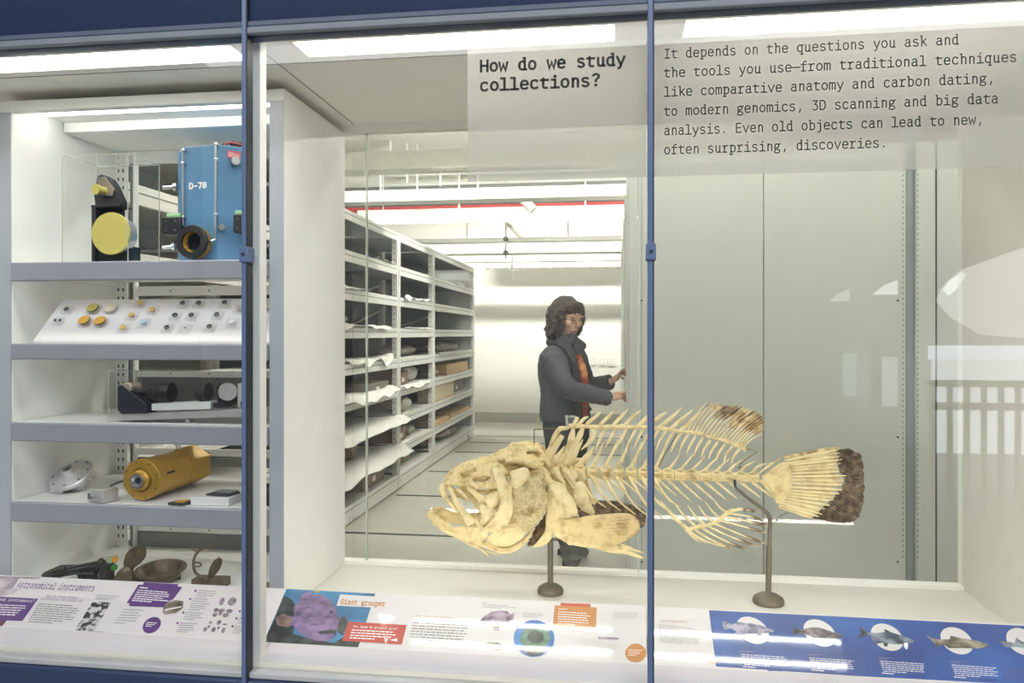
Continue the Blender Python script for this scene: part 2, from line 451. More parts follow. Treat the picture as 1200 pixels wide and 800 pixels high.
for i, (a, b) in enumerate(LX):
    t = thing('recessed_light', ['long recessed ceiling light above the shelf cabinet of instruments', 'long recessed ceiling light between cabinet and the bold heading on glass', 'long recessed ceiling light just above the six lines of text on glass'][i], 'light', ((a + b) / 2, 1.76, ZS), 'recessed lights along the case ceiling')
    m = MB()
    for x0, x1, y0, y1 in ((a, a + .004, LY0, LY1), (b - .004, b, LY0, LY1), (a, b, LY0, LY0 + .004), (a, b, LY1 - .004, LY1)): m.box(x0, x1, y0, y1, ZS, ZS + .04)
    m.build('trim_frame', warmwhite, t, smooth=False)
    for q in (.33, .67): B(a + .006, b - .006, LY0 + (LY1 - LY0) * q - .001, LY0 + (LY1 - LY0) * q + .001, ZS + .002, ZS + .009).build('diffuser_bar', warmwhite, t, smooth=False)
    B(a + .004, b - .004, LY0 + .004, LY1 - .004, ZS + .009, ZS + .014).build('diffuser', diffm, t, smooth=False)
# valance and plinth: blue metal with rounded edges
def profile_bar(prof, x0, x1):
    return MB().prism([(x0, y, z) for y, z in prof], (x1 - x0, 0, 0))
arc = [(1.666, ZV + .004), (1.67, ZV)]
struct(profile_bar([(1.70, 2.75), (1.666, 2.75)] + arc + [(1.70, ZV)], -2.6, 2.2).build('wall_valance', navy, ang=60))
struct(B(-2.6, 2.2, 1.70, 1.74, ZS + .06, 2.75).build('wall_valance_back', navy, smooth=False))
struct(B(-2.6, 2.2, 1.655, YF + .03, -.0, .648).build('wall_plinth', navy, bevel=.006))
struct(B(-2.6, 2.2, 1.665, 1.722, .648, .664).build('trim_1', mat('sill_grey', srgb(190, 192, 190), .4), bevel=.004))
struct(B(-2.6, 2.2, 1.6545, 1.67, ZV + .002, ZV + .020).build('trim_6', mat('valance_trim_grey', srgb(136, 142, 150), .5), bevel=.004))  # two grey steps imitate the soft light fade along the valance's lower edge
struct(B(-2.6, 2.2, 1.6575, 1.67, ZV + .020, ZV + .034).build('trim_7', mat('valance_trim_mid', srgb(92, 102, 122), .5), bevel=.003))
# front glass panes and mullions
ed = [XL - .04, M1, M2, 1.30]
for i in range(3):
    o = struct(B(ed[i] + .004, ed[i + 1] - .004, YF - .005, YF + .005, .664, ZS).build('window_%d' % (i + 1), glassf, smooth=False))
for i, X in enumerate((M1, M2)):
    t = bpy.data.objects.new('trim_%d' % (2 + i), None); COL.objects.link(t); t.location = (X, YF - .02, 0); WL[t] = Vector(t.location); struct(t)
    hw = .0068
    B(X - hw, X + hw * .62, YF - .037, YF - .007, 0.0, 2.75).build('mullion', railblue, t, bevel=.0015)
    B(X + hw * .62, X + hw * 1.0, YF - .036, YF - .007, 0.0, 2.75).build('gasket', darkseal, t, smooth=False)
    zc = ZZ(762, 297, YF) if i else ZZ(295, 300, YF)
    B(X - .0105, X + .0105, YF - .042, YF - .006, zc - .018, zc + .018).build('clamp', railblue, t, bevel=.002)
    MB().cyl((X, YF - .044, zc), (X, YF - .041, zc), .004, n=12).build('screw', darkseal, t)
# white inner post behind the first mullion
struct(B(XX(299, 1.715), XX(308, 1.715), 1.702, 1.735, .664, ZS).build('trim_4', white, bevel=.002))
# rear glass
bx = [XX(413, YB) , XX(430, YB), XX(748, YB), XX(1066, YB), XR]
for i in range(4):
    o = struct(B(bx[i] + .0015, bx[i + 1] - .0015, YB - .006, YB + .006, ZD, ZS).build('window_%d' % (i + 4), glassb, smooth=False))
for i in (1, 2):
    struct(B(bx[i] - .002, bx[i] + .002, YB - .008, YB + .006, ZD, ZS).build('trim_%d' % (29 + i), acredge, smooth=False))
struct(B(XL, XR, YB - .02, YB + .02, ZD - .02, ZD + .012).build('trim_33', warmwhite, smooth=False))

struct(B(XL, XR, YB - .02, YB + .02, ZZ(413, 157, YB), ZS).build('trim_34', warmwhite, smooth=False))
# ================================================================== READING RAIL LABELS
YA, ZA, YC, ZC = 1.76, .694, 1.97, .757
PLO = Vector((0, YA, ZA)); PLN = Vector((0, -(ZC - ZA), YC - YA)).normalized()
def L(px, py, h=0.): return onPl(px, py, PLO + PLN * h, PLN)
prof = [(1.716, .667), (1.722, .678), (1.745, .6905), (YA, ZA), (YC - .004, ZC - .0012), (YC, ZC - .006), (YC, .667)]
gap = .004
rails = []
for i, (a, b, nm, lab) in enumerate(((XL, XX(308, 1.72) - .002, 'label_rail', 'sloped white reading rail headed Astronomical instruments below the instrument cabinet'),
                                     (XX(308, 1.72), M2 - .003, 'label_rail', 'sloped white reading rail headed Giant grouper below the fish skeleton head'),
                                     (M2 + .003, XR, 'label_rail', 'sloped reading rail with deep blue strip of painted fish'))):
    t = thing(nm, lab, 'label rail', ((a + b) / 2, 1.8, .667))
    profile_bar(prof[:4] + [(YA + .002, ZA - .004), (1.76, .667)], a, b).build('fascia', fascia, t, ang=50)
    profile_bar([(YA + .0005, ZA - .004), (YA + .0005, ZA + .0002), (YC - .004, ZC - .001), (YC, ZC - .006), (YC, .6675), (1.7605, .6675)], a, b).build('sloped_panel', printw, t, ang=50)
    rails.append(t)
HN = [0]
def pr(parent, name, pts, m, h=.0008, th=.0004, label=None):
    HN[0] += 1; h = h * .3 + (HN[0] % 7) * .00001; th = .0001
    MB().prism([L(x, y, h) for x, y in pts], PLN * th).build(name, m, parent, smooth=False, label=label)
def dm(name, r, g, b, **k):
    q = 1 if min(r, g, b) > 225 else .62
    if 'col2' in k: k['col2'] = tuple(c * .72 for c in k['col2'])
    return mat(name, tuple(c * q for c in srgb(r, g, b)), .35, coat=.5, var=k.pop('var', .04), **k)
purple, violet, orange, coral, ink, greyink, whiteink = dm('print_purple', 108, 52, 150), dm('print_violet', 150, 80, 180), dm('print_orange', 244, 160, 76), dm('print_coral', 232, 88, 70), dm('print_ink', 140, 134, 142), dm('print_grey', 176, 170, 178), dm('print_whiteink', 250, 246, 246)
lilac, orink, pinkink = dm('print_lilac', 190, 140, 205), dm('print_orange_ink', 245, 178, 110), dm('print_pink', 225, 150, 150)
deepblue = dm('print_deep_blue', 20, 54, 150, scale=6, col2=srgb(40, 110, 205), lo=.3, hi=.75)
def para(parent, x0, y0, x1, y1, n, sk, m, h=.0016, dens=.82, rag=.25, th=.42, name='body_text'):
    """lines of small print inside the pixel parallelogram: top-left x0,y0 top-right x1,y1, n lines, sk=(dx,dy) for all lines"""
    mb = MB(); h *= .36
    for i in range(n):
        f = i / max(1, n); fx, fy = sk[0] * f, sk[1] * f; lh = sk[1] / n * th; lx = sk[0] / n * th
        ln = 1 - random.random() * rag if i < n - 1 else .55
        t = 0.
        while t < ln - .02:
            wd = random.uniform(.03, .12); e = min(ln, t + wd)
            q = [(x0 + (x1 - x0) * t + fx, y0 + (y1 - y0) * t + fy), (x0 + (x1 - x0) * e + fx, y0 + (y1 - y0) * e + fy)]
            q += [(q[1][0] + lx, q[1][1] + lh), (q[0][0] + lx, q[0][1] + lh)]
            mb.add([L(a, b, h) for a, b in q], [(3, 2, 1, 0)]); t = e + .018
    return mb.build(name, m, parent, smooth=False)
def ltext(parent, text, p0, p1, up, m, wt=9, h=.0018, ital=0., name='printed_title'):
    h *= .36; a, b, u = L(*p0, h), L(*p1, h), L(*up, h)
    ux = (b - a); pitch = ux.length / len(text); v = u - a
    return lettering(MB(), text, a, ux.normalized(), v.normalized(), pitch, v.length / .70, wt, ital).build(name, m, parent, smooth=False)
def blob(cx, cy, rx, ry, n=28, sk=0.): return [(cx + rx * math.cos(2 * math.pi * i / n) + sk * ry * math.sin(2 * math.pi * i / n), cy - ry * math.sin(2 * math.pi * i / n)) for i in range(n)]
Z8 = lambda u, v: (u * .26667, 640 + v * .26667)
Z4 = lambda u, v: (300 + u * .21667, 660 + v * .21667)
Z5 = lambda u, v: (540 + u * .21667, 660 + v * .21667)
Z6 = lambda u, v: (780 + u * .18333, 680 + v * .18333)
Z7 = lambda u, v: (980 + u * .18333, 680 + v * .18333)
# --- astronomical instruments
r0 = rails[0]
photoy = dm('print_photo_stars', 120, 84, 110, scale=14, col2=srgb(240, 228, 236), lo=.35, hi=.6)
pr(r0, 'printed_photo', [Z8(0, 132), Z8(180, 135), Z8(165, 150), Z8(60, 205), Z8(0, 222)], photoy)
pr(r0, 'printed_photo', [Z8(-60, 322), Z8(30, 325), Z8(10, 350), Z8(-60, 350)], dm('print_plum', 120, 50, 90), )
pr(r0, 'title_box', [Z8(84, 140), Z8(448, 160), Z8(418, 203), Z8(55, 185)], printw, h=.0014)
ltext(r0, 'Astronomical instruments', Z8(70, 180), Z8(412, 196), Z8(86, 155), purple, wt=10, h=.0024)
pr(r0, 'text_box', [Z8(-60, 218), Z8(168, 230), Z8(98, 328), Z8(-60, 322)], purple, h=.0012)
ltext(r0, 'What are these instruments?', Z8(-110, 232), Z8(150, 246), Z8(-104, 221), whiteink, wt=9, h=.0024, name='printed_heading')
para(r0, *Z8(-60, 252), *Z8(130, 260), 6, (-22 * .8, 60 * .2667), whiteink, h=.0022)
ltext(r0, 'What do these modern', Z8(198, 222), Z8(340, 230), Z8(203, 212), lilac, wt=9, name='printed_heading')
ltext(r0, 'astronomical instruments do?', Z8(178, 234), Z8(365, 244), Z8(183, 224), lilac, wt=9, name='printed_heading')
para(r0, *Z8(168, 250), *Z8(360, 262), 9, (-50 * .2667, 88 * .2667), ink, th=.35)
engr = dm('print_engraving', 40, 38, 40, scale=60, col2=srgb(235, 230, 232), lo=.46, hi=.54)
pr(r0, 'printed_engraving', [Z8(408, 242), Z8(488, 247), Z8(412, 374), Z8(328, 368)], engr)
para(r0, *Z8(428, 212), *Z8(545, 218), 4, (-4, 24 * .2667), greyink)
para(r0, *Z8(418, 372), *Z8(490, 376), 1, (-1, 2.), greyink)
pr(r0, 'text_box', [Z8(632, 157), Z8(784, 166), Z8(780, 176), Z8(802, 178), Z8(762, 232), Z8(735, 245), Z8(718, 268), Z8(566, 262), Z8(570, 250), Z8(556, 249), Z8(608, 168), Z8(628, 169)], purple, h=.0012)
para(r0, *Z8(614, 178), *Z8(680, 182), 1, (-1, 3.2), whiteink, h=.0022)
para(r0, *Z8(606, 190), *Z8(765, 202), 6, (-8, 54 * .2667), whiteink, h=.0022)
pr(r0, 'printed_photo', [Z8(735, 245), Z8(770, 236), Z8(806, 240), Z8(804, 270), Z8(775, 292), Z8(725, 300), Z8(714, 290), Z8(718, 266)], dm('print_telescope', 96, 84, 72, scale=30, col2=srgb(175, 160, 140)), h=.0014)
pr(r0, 'printed_photo', [Z8(725, 276), Z8(800, 262), Z8(796, 268), Z8(722, 283)], dm('print_white_slot', 235, 228, 230), h=.0022)
pr(r0, 'text_circle', blob(*Z8(667, 346), 10.2, 9.6, sk=.35), purple, h=.0012)
para(r0, *Z8(645, 332), *Z8(695, 335), 3, (-2, 24 * .2667), whiteink, h=.0022)
para(r0, *Z8(545, 275), *Z8(640, 280), 6, (-14, 70 * .2667), greyink, th=.3)
for (u, v, n) in ((865, 192, 4), (842, 228, 6), (812, 288, 4), (786, 334, 5), (1092, 206, 1), (1060, 282, 4), (1045, 314, 3), (1028, 348, 4)):
    pr(r0, 'bullet', blob(*Z8(u - 6, v + 3), 1.5, 1.4, 10), violet, h=.0012)
    para(r0, *Z8(u + 6, v), *Z8(min(u + 92, 1096), v + 5), n, (-n * 1.0, n * 9.5 * .2667), greyink if n > 1 else lilac, th=.35)
for (u, v, a, b) in ((975, 242, 3, 4.5), (1020, 242, 5, 5), (950, 280, 3, 2.5), (975, 282, 4, 2.5), (1008, 284, 4, 2.5), (945, 300, 3, 2.5), (992, 302, 4, 2.6), (968, 296, 2, 2), (962, 334, 2.5, 3), (925, 334, 2, 1.6), (988, 342, 3, 1), (902, 364, 2.2, 2.8), (938, 366, 2.5, 3), (982, 368, 2.2, 3.4), (918, 352, 1.6, 1.6), (960, 358, 1.5, 2)):
    pr(r0, 'printed_object', blob(*Z8(u, v), a, b, 12, sk=.3), dm('print_objects', 110, 90, 110, scale=90, col2=srgb(190, 170, 185)), h=.0012)
# --- giant grouper
r1 = rails[1]
sea = dm('print_sea', 20, 96, 150, scale=9, col2=srgb(60, 150, 205), lo=.35, hi=.65)
reef = dm('print_reef', 18, 26, 34, scale=28, col2=srgb(70, 80, 78), lo=.45, hi=.62)
gskin = mat('print_grouper', srgb(62, 48, 84), .35, coat=.5, scale=22, col2=srgb(150, 120, 168), lo=.35, hi=.65)
pr(r1, 'printed_photo', [Z4(165, 138), Z4(645, 163), Z4(552, 453), Z4(42, 424)], sea)
pr(r1, 'photo_reef', [Z4(150, 170), Z4(200, 200), Z4(225, 260), Z4(200, 380), Z4(260, 400), Z4(420, 430), Z4(470, 400), Z4(565, 420), Z4(552, 453), Z4(42, 424), Z4(110, 280)], reef, h=.0011)
pr(r1, 'photo_reef', [Z4(440, 300), Z4(480, 280), Z4(500, 330), Z4(470, 390), Z4(440, 370)], reef, h=.0012)
pr(r1, 'photo_fish', [Z4(205, 235), Z4(235, 205), Z4(250, 165), Z4(300, 150), Z4(300, 168), Z4(350, 168), Z4(400, 195), Z4(432, 240), Z4(452, 310), Z4(440, 345), Z4(435, 385), Z4(395, 420), Z4(330, 420), Z4(270, 400), Z4(230, 370), Z4(205, 335), Z4(160, 345), Z4(115, 330), Z4(105, 290), Z4(150, 275), Z4(205, 290)], gskin, h=.0015)
pr(r1, 'photo_fish_fin', [Z4(108, 290), Z4(150, 270), Z4(195, 300), Z4(180, 345), Z4(120, 335)], dm('print_fin', 130, 100, 96, scale=30, col2=srgb(186, 150, 130)), h=.0018)
pr(r1, 'photo_fish_mouth', [Z4(335, 368), Z4(400, 358), Z4(438, 360), Z4(430, 378), Z4(345, 382)], reef, h=.0021)
pr(r1, 'photo_fish_eye', blob(*Z4(408, 262), 2.2, 1.8, 14), dm('print_eye', 60, 46, 70), h=.0021)
for q in ((250, 250, 300, 240), (260, 300, 330, 285), (280, 340, 340, 330), (330, 220, 380, 215), (360, 300, 400, 290), (240, 200, 290, 195)): pr(r1, 'photo_fish_fold', [Z4(q[0], q[1]), Z4((q[0] + q[2]) / 2, q[3] - 6), Z4(q[2], q[3]), Z4((q[0] + q[2]) / 2, q[3] + 2)], dm('print_fold', 92, 72, 116), h=.0019)
pr(r1, 'photo_small_fish', blob(*Z4(330, 152), 3.2, 1.3, 12), dm('print_yellow', 210, 200, 40), h=.0018)
pr(r1, 'title_box', [Z4(455, 167), Z4(728, 184), Z4(716, 243), Z4(436, 228)], printw, h=.0024)
ltext(r1, 'Giant grouper', Z4(455, 218), Z4(700, 230), Z4(460, 194), dm('print_title_orange', 240, 150, 66), wt=15, h=.0034)
pr(r1, 'text_box', [Z4(500, 314), Z4(815, 333), Z4(788, 438), Z4(466, 418)], coral, h=.0024)
ltext(r1, 'How large do groupers grow?', Z4(524, 345), Z4(765, 358), Z4(527, 334), whiteink, wt=9, h=.0034, name='printed_heading')
para(r1, *Z4(520, 356), *Z4(765, 370), 4, (-4, 56 * .2167), whiteink, h=.0034, rag=.1)
pr(r1, 'arrow_mark', [Z4(722, 414), Z4(764, 404), Z4(764, 422)], whiteink, h=.0034)
ltext(r1, 'Why does the grouper', Z4(860, 288), Z4(1070, 298), Z4(864, 278), orink, wt=9, name='printed_heading')
ltext(r1, 'grow so large?', Z4(858, 302), Z4(990, 308), Z4(862, 293), orink, wt=9, name='printed_heading')
para(r1, *Z4(848, 318), *Z4(1165, 334), 8, (-5, 122 * .2167), ink, th=.3, rag=.12)
para(r1, *Z5(118, 208), *Z5(160, 211), 1, (0, 1.5), coral)
para(r1, *Z5(118, 218), *Z5(300, 230), 3, (-1, 24 * .2167), greyink, th=.35)
fpale = dm('print_fish_pale', 120, 96, 128, scale=40, col2=srgb(215, 190, 212), lo=.35, hi=.6)
fdark = dm('print_fish_dark', 60, 56, 44, scale=40, col2=srgb(140, 136, 104), lo=.35, hi=.65)
pr(r1, 'printed_fish', [Z5(102, 312), Z5(125, 285), Z5(165, 262), Z5(210, 254), Z5(250, 258), Z5(268, 275), Z5(290, 265), Z5(285, 300), Z5(262, 310), Z5(265, 325), Z5(225, 325), Z5(205, 345), Z5(208, 365), Z5(180, 362), Z5(178, 345), Z5(130, 335)], fpale, h=.0011)
pr(r1, 'printed_fish_fin', [Z5(120, 320), Z5(265, 318), Z5(205, 348), Z5(180, 346)], fdark, h=.0016)
pr(r1, 'printed_fish', [Z5(120, 434), Z5(150, 426), Z5(200, 428), Z5(248, 446), Z5(240, 460), Z5(205, 468), Z5(160, 462), Z5(122, 446)], fdark, h=.0011)
para(r1, *Z5(335, 266), *Z5(475, 272), 4, (0, 28 * .2167), greyink, th=.3)
bc = blob(*Z5(396, 406), 24, 21.6, 36)
pr(r1, 'printed_photo', bc, dm('print_sea_bright', 24, 86, 190, scale=12, col2=srgb(70, 150, 230), lo=.35, hi=.7), h=.0011)
pr(r1, 'photo_fish', [Z5(320, 400), Z5(340, 360), Z5(385, 338), Z5(440, 340), Z5(480, 370), Z5(488, 410), Z5(460, 445), Z5(400, 455), Z5(350, 445), Z5(318, 425)], dm('print_mouth_green', 44, 92, 70, scale=40, col2=srgb(130, 172, 150), lo=.35, hi=.65), h=.0015)
pr(r1, 'photo_fish_mouth', blob(*Z5(405, 398), 10, 7, 18), reef, h=.0019)
pr(r1, 'photo_reef', [Z5(320, 470), Z5(400, 455), Z5(470, 470), Z5(430, 495), Z5(380, 502)], reef, h=.0019)
pr(r1, 'text_box', [Z5(540, 212), Z5(702, 219), Z5(700, 236), Z5(538, 229)], coral, h=.0011)
pr(r1, 'text_box', [Z5(508, 226), Z5(735, 238), Z5(731, 352), Z5(498, 340)], orange, h=.0016)
para(r1, *Z5(530, 243), *Z5(610, 247), 1, (0, 2), whiteink, h=.0026)
para(r1, *Z5(528, 258), *Z5(708, 270), 6, (-1, 76 * .2167), whiteink, h=.0026, th=.38)
para(r1, *Z5(826, 262), *Z5(965, 268), 5, (0, 40 * .2167), greyink, th=.2)
para(r1, *Z5(520, 362), *Z5(905, 374), 1, (0, 1.2), pinkink, th=.5)
bd = [(p[0], p[1]) for p in blob(*Z5(946, 484), 12.2, 11, 40)]
bd = [p for p in bd if not (p[0] < Z5(918, 0)[0] and p[1] < Z5(0, 458)[1])]
pr(r1, 'text_circle', bd, orange, h=.0011)
para(r1, *Z5(905, 464), *Z5(985, 468), 4, (0, 40 * .2167), whiteink, h=.0022, th=.3)
pr(r1, 'printed_diagram', [Z5(740, 396), Z5(850, 400), Z5(856, 412), Z5(745, 410)], fpale, h=.0011)
para(r1, *Z5(650, 400), *Z5(890, 450), 6, (-3, 30 * .2167), pinkink, th=.1)
para(r1, *Z5(524, 450), *Z5(600, 455), 1, (0, 1.6), pinkink)
# --- blue fish strip
r2 = rails[2]
ltext(r2, 'Surviving giants', Z5(1075, 312), Z6(135, 268), Z5(1077, 302), orink, wt=9, name='printed_heading')
para(r2, *Z5(1072, 328), *Z6(210, 308), 3, (0, 22 * .18), greyink, th=.3)
para(r2, *Z5(1072, 350), *Z6(225, 340), 8, (1, 84 * .2), ink, th=.28, rag=.1)
def orng_fish(u, v, s, m, flip=1): return [Z6(u + flip * a * s, v + b * s) for a, b in ((-32, -22), (-24, -6), (0, -12), (10, -18), (18, -8), (34, 4), (14, 16), (-6, 18), (-24, 14), (-40, 18), (-28, 4))]
pr(r2, 'printed_fish_mark', orng_fish(310, 510, 1.0, 0), orange)
p_tr = (1240, 735.2); p_br = (1240, 804)
pr(r2, 'blue_strip', [Z6(277, 190), (1000, 723.0), p_tr, p_br, (1000, 791.6), Z6(322, 549)], deepblue)
navyfish = dm('print_navy_fish', 46, 76, 176)
def circ(u, v, Zf, rx=18, ry=16, sk=-.4): return blob(*Zf(u, v), rx, ry, 32, sk)
f1 = dm('print_cod', 130, 128, 168, scale=50, col2=srgb(214, 208, 232), lo=.38, hi=.6)
f2 = dm('print_hake', 92, 76, 86, scale=50, col2=srgb(172, 154, 164), lo=.38, hi=.6)
f3 = dm('print_slate', 62, 72, 100, scale=30, col2=srgb(168, 178, 198), lo=.4, hi=.65)
f4 = dm('print_sturgeon', 108, 98, 80, scale=40, col2=srgb(196, 186, 164), lo=.38, hi=.62)
fk = dm('print_fin_black', 36, 36, 48)
sets = [
 (Z6, (556, 318), [(365, 262), (385, 258), (425, 280), (460, 265), (500, 268), (560, 275), (620, 290), (692, 318), (690, 328), (640, 335), (612, 335), (610, 350), (590, 372), (578, 355), (590, 338), (520, 340), (490, 350), (440, 345), (450, 325), (420, 305), (380, 315), (365, 300)], f1, (470, 448)),
 (Z6, (985, 335), [(820, 295), (835, 310), (875, 312), (940, 298), (980, 300), (1070, 328), (1130, 348), (1128, 360), (1080, 372), (1000, 368), (950, 368), (920, 350), (880, 345), (850, 335), (825, 352), (815, 325)], f2, (905, 470)),
 (Z7, (325, 362), [(150, 292), (175, 305), (195, 332), (250, 335), (310, 330), (305, 308), (350, 330), (420, 352), (495, 380), (490, 398), (440, 405), (380, 408), (330, 402), (325, 422), (305, 418), (300, 398), (250, 405), (210, 348), (135, 372), (160, 335)], f3, (265, 490)),
 (Z7, (770, 385), [(570, 350), (600, 362), (650, 378), (725, 375), (730, 352), (790, 365), (900, 385), (968, 408), (965, 425), (900, 435), (800, 432), (720, 432), (690, 412), (660, 412), (640, 432), (628, 400), (600, 372)], f4, (725, 515)),
 (Z7, (1190, 390), [(995, 348), (1050, 385), (1100, 392), (1140, 400), (1150, 362), (1185, 390), (1300, 420), (1290, 440), (1150, 425), (1080, 425), (1062, 408)], f3, (1180, 505)),
]
for Zf, c, fp, fm, tp in sets:
    pr(r2, 'white_disc', circ(*c, Zf), printw, h=.0016)
    pr(r2, 'printed_fish', [Zf(*q) for q in fp], fm, h=.0022)
    u, v = tp
    if u < 1150 or Zf is Z6:
        para(r2, *Zf(u, v), *Zf(u + 120, v + 4), 2, (1, 2.8), greyink, h=.0016, th=.35)
        para(r2, *Zf(u + 12, v + 22), *Zf(u + 300, v + 42), 6, (5, 14.2), whiteink, h=.0016, th=.32, rag=.12)
        para(r2, *Zf(u + 25, v + 98), *Zf(u + 170, v + 110), 1, (1, 2), whiteink, h=.0016, th=.5)
        q = [(a * 1.5, b * .9) for a, b in ((-40, -12), (-20, 0), (0, -10), (30, -6), (46, 8), (20, 16), (-16, 12), (-40, 14))]
        pr(r2, 'printed_fish_outline', [Zf(u + 245 + a, v + 118 + b) for a, b in q], navyfish, h=.0016)
pr(r2, 'fish_fin', [Z6(820, 296), Z6(872, 322), Z6(824, 350), Z6(814, 325)], fk, h=.0028)
pr(r2, 'fish_fin', [Z7(152, 294), Z7(198, 335), Z7(136, 370), Z7(160, 335)], fk, h=.0028)
pr(r2, 'fish_fin', [Z7(306, 308), Z7(350, 330), Z7(318, 332)], fk, h=.0028)
pr(r2, 'fish_fin', [Z7(305, 398), Z7(332, 402), Z7(325, 422), Z7(308, 420)], fk, h=.0028)
pr(r2, 'printed_fish_outline', [Z7(1010, 515), Z7(1080, 550), Z7(1260, 570), Z7(1260, 640), Z7(1050, 640), Z7(1070, 590)], dm('print_shark', 60, 100, 190), h=.0016)
# light strips tucked behind the top edge of the rails
ledm = emis('led_strip', (1, .95, .88), E_FRONTLED)
for i, (a, b) in enumerate(((-.748, -.02), (.12, .885))):
    t = thing('light_strip', ['slim light strip behind the Giant grouper rail, facing the skeleton head', 'slim light strip behind the blue fish rail, facing the skeleton tail'][i], 'light', ((a + b) / 2, 1.982, ZD), 'light strips behind the rails')
    B(a, b, 1.972, 1.980, ZD, .738).build('housing', warmwhite, t, smooth=False)
    B(a, b, 1.980, 1.991, .7325, .7385).build('diffuser', ledm, t, smooth=False)

# ================================================================== TEXT ON THE GLASS
YT = YF + .0062
def glass_text(px, py, px_end, text, cap_px, wt):
    a = P(px, py, YT - .0006); b = P(px_end, py, YT - .0006)
    pitch = (b.x - a.x) / (len(text) - .12)
    size = (ZZ(px, py - cap_px, YT) - a.z) / .70
    return lambda mb, z=a.z, x=a.x: lettering(mb, text, (x - pitch * .1, YT - .0006, z), (1, 0, 0), (0, 0, 1), pitch, size, wt)
textink = mat('vinyl_black', (.012, .011, .010), .6)
t1 = thing('glass_film', 'translucent grey film on glass with bold heading How do we study collections?', 'window film', (XX(650, YT), YT, ZZ(650, 212, YT)))
B(XX(548, YT), M2 - .008, YT, YT + .0004, ZZ(548, 213, YT), ZZ(548, 56.5, YT)).build('film', filmm, t1, smooth=False)
m = MB(); glass_text(563, 83.8, 733, 'How do we study', 12.6, 15)(m); glass_text(563, 106.3, 704, 'collections?', 12.6, 15)(m)
m.build('heading_lettering', textink, t1, smooth=False)
t2 = thing('glass_film', 'translucent grey film on glass printed with six lines of thin black text', 'window film', (XX(980, YT), YT, ZZ(980, 200, YT)))
B(M2 + .008, 1.2, YT, YT + .0004, ZZ(548, 213, YT), ZZ(548, 56.5, YT)).build('film', filmm, t2, smooth=False)
m = MB()
for y, xe, s in ((69, 1124, 'It depends on the questions you ask and'), (91.2, 1192, 'the tools you use\u2014from traditional techniques'), (113.6, 1166, 'like comparative anatomy and carbon dating,'),
                 (136.2, 1170.5, 'to modern genomics, 3D scanning and big data'), (158.8, 1153, 'analysis. Even old objects can lead to new,'), (181.2, 1040, 'often surprising, discoveries.')):
    glass_text(778.5, y - .8, xe, s, 10.2, 9.6)(m)
m.build('body_lettering', textink, t2, smooth=False)
# ================================================================== INSTRUMENT CABINET
CX0, CX1, CYF, CYB = -1.757, -.959, 2.01, 2.49
SZ = [ZZ(16, y, 2.0) for y in (308, 403, 495, 588)]
SB = [ZZ(16, y, 2.0) for y in (329.5, 421, 516.5, 610.5)]
ZC0 = .70
cab = thing('display_cabinet', 'tall white open cabinet with four grey-lipped shelves of instruments', 'cabinet', ((CX0 + CX1) / 2, 2.25, ZD))
def slab(name, mt, x0, x1, y0, y1, z0, z1, bev=.003, par=cab): return B(x0, x1, y0, y1, z0, z1).build(name, mt, par, bevel=bev)
slab('side_panel', white, CX0 - .05, CX0, CYF, CYB, ZD, 2.134)
slab('side_panel', white, CX1, CX1 + .043, CYF, CYB, ZD, 2.134)
stilem = mat('stile_grey', srgb(172, 177, 184), .4, var=.02)
slab('stile', stilem, CX0 - .05, CX0 - .001, CYF - .004, CYF - .0005, ZD, 2.10, .001)
slab('stile', stilem, CX1 + .001, CX1 + .043, CYF - .004, CYF - .0005, ZD, 2.10, .001)
slab('header', white, CX0, CX1, CYF, CYF + .03, 2.102, 2.134)
slab('top_panel', white, CX0, CX1, CYF + .03, CYB, 2.126, 2.134, 0)
slab('bottom_panel', shelfwhite, CX0, CX1, CYF, CYB, ZD, ZC0)
slab('upper_baffle', white, CX0 + .003, CX1 - .003, 2.215, 2.235, 2.094, 2.126)
slab('upper_baffle', white, CX0 + .003, CX1 - .003, 2.235, CYB, 2.094, 2.10, 0)
slab('back_rail', white, CX0, CX1, CYB - .02, CYB, 2.05, 2.094)
slab('light_strip', emis('cabinet_led', (1, .97, .90), E_LED), CX0 + .02, CX1 - .02, 2.085, 2.105, 2.114, 2.126, 0)
for zt, zb in zip(SZ, SB):
    s = slab('shelf', shelfwhite, CX0 + .003, CX1 - .003, CYF + .006, CYB - .02, zb + .028, zt, .001)
    slab('shelf_lip', lipgrey, CX0 + .006, CX1 - .002, CYF - .014, CYF + .005, zb, zt + .001, .004, s)
    slab('light_strip', MATS['cabinet_led2'] if 'cabinet_led2' in MATS else MATS.setdefault('cabinet_led2', emis('cabinet_led_under', (1, .97, .92), 3.2)), CX0 + .02, CX1 - .02, CYF + .010, CYF + .020, zb + .018, zb + .028, 0, s)  # unseen strip added behind the lip to brighten the shelf below
    slab('shelf_bracket', white, CX0 + .002, CX0 + .016, CYF + .02, CYB - .03, zb + .012, zb + .028, .001, s)
slab('back_panel', mat('back_panel_grey', srgb(112, 115, 118), .45), XX(160, CYB), CX1, CYB + .001, CYB + .004, ZZ(230, 480, CYB), ZZ(230, 441, CYB), 0)
slotm = mat('slot_dark', (.09, .09, .09), .7)
for x in (CX0 + .008, ):
    st = slab('slotted_standard', white, x - .008, x + .034, CYB - .016, CYB - .004, ZC0, 2.09, .001)
    m = MB()
    z = ZC0 + .03
    while z < 2.06:
        for dx in (.004, .022):
            m.box(x + dx - .0028, x + dx + .0028, CYB - .0168, CYB - .0158, z, z + .012)
        z += .030
    m.build('slots', slotm, st, smooth=False)
xp = XX(153, CYB - .02)
slab('back_post', galv, xp - .004, xp + .008, CYB - .018, CYB, ZC0, 2.09, .001)
slab('back_post', white, xp + .010, xp + .018, CYB - .022, CYB, ZC0, 2.09, .001)
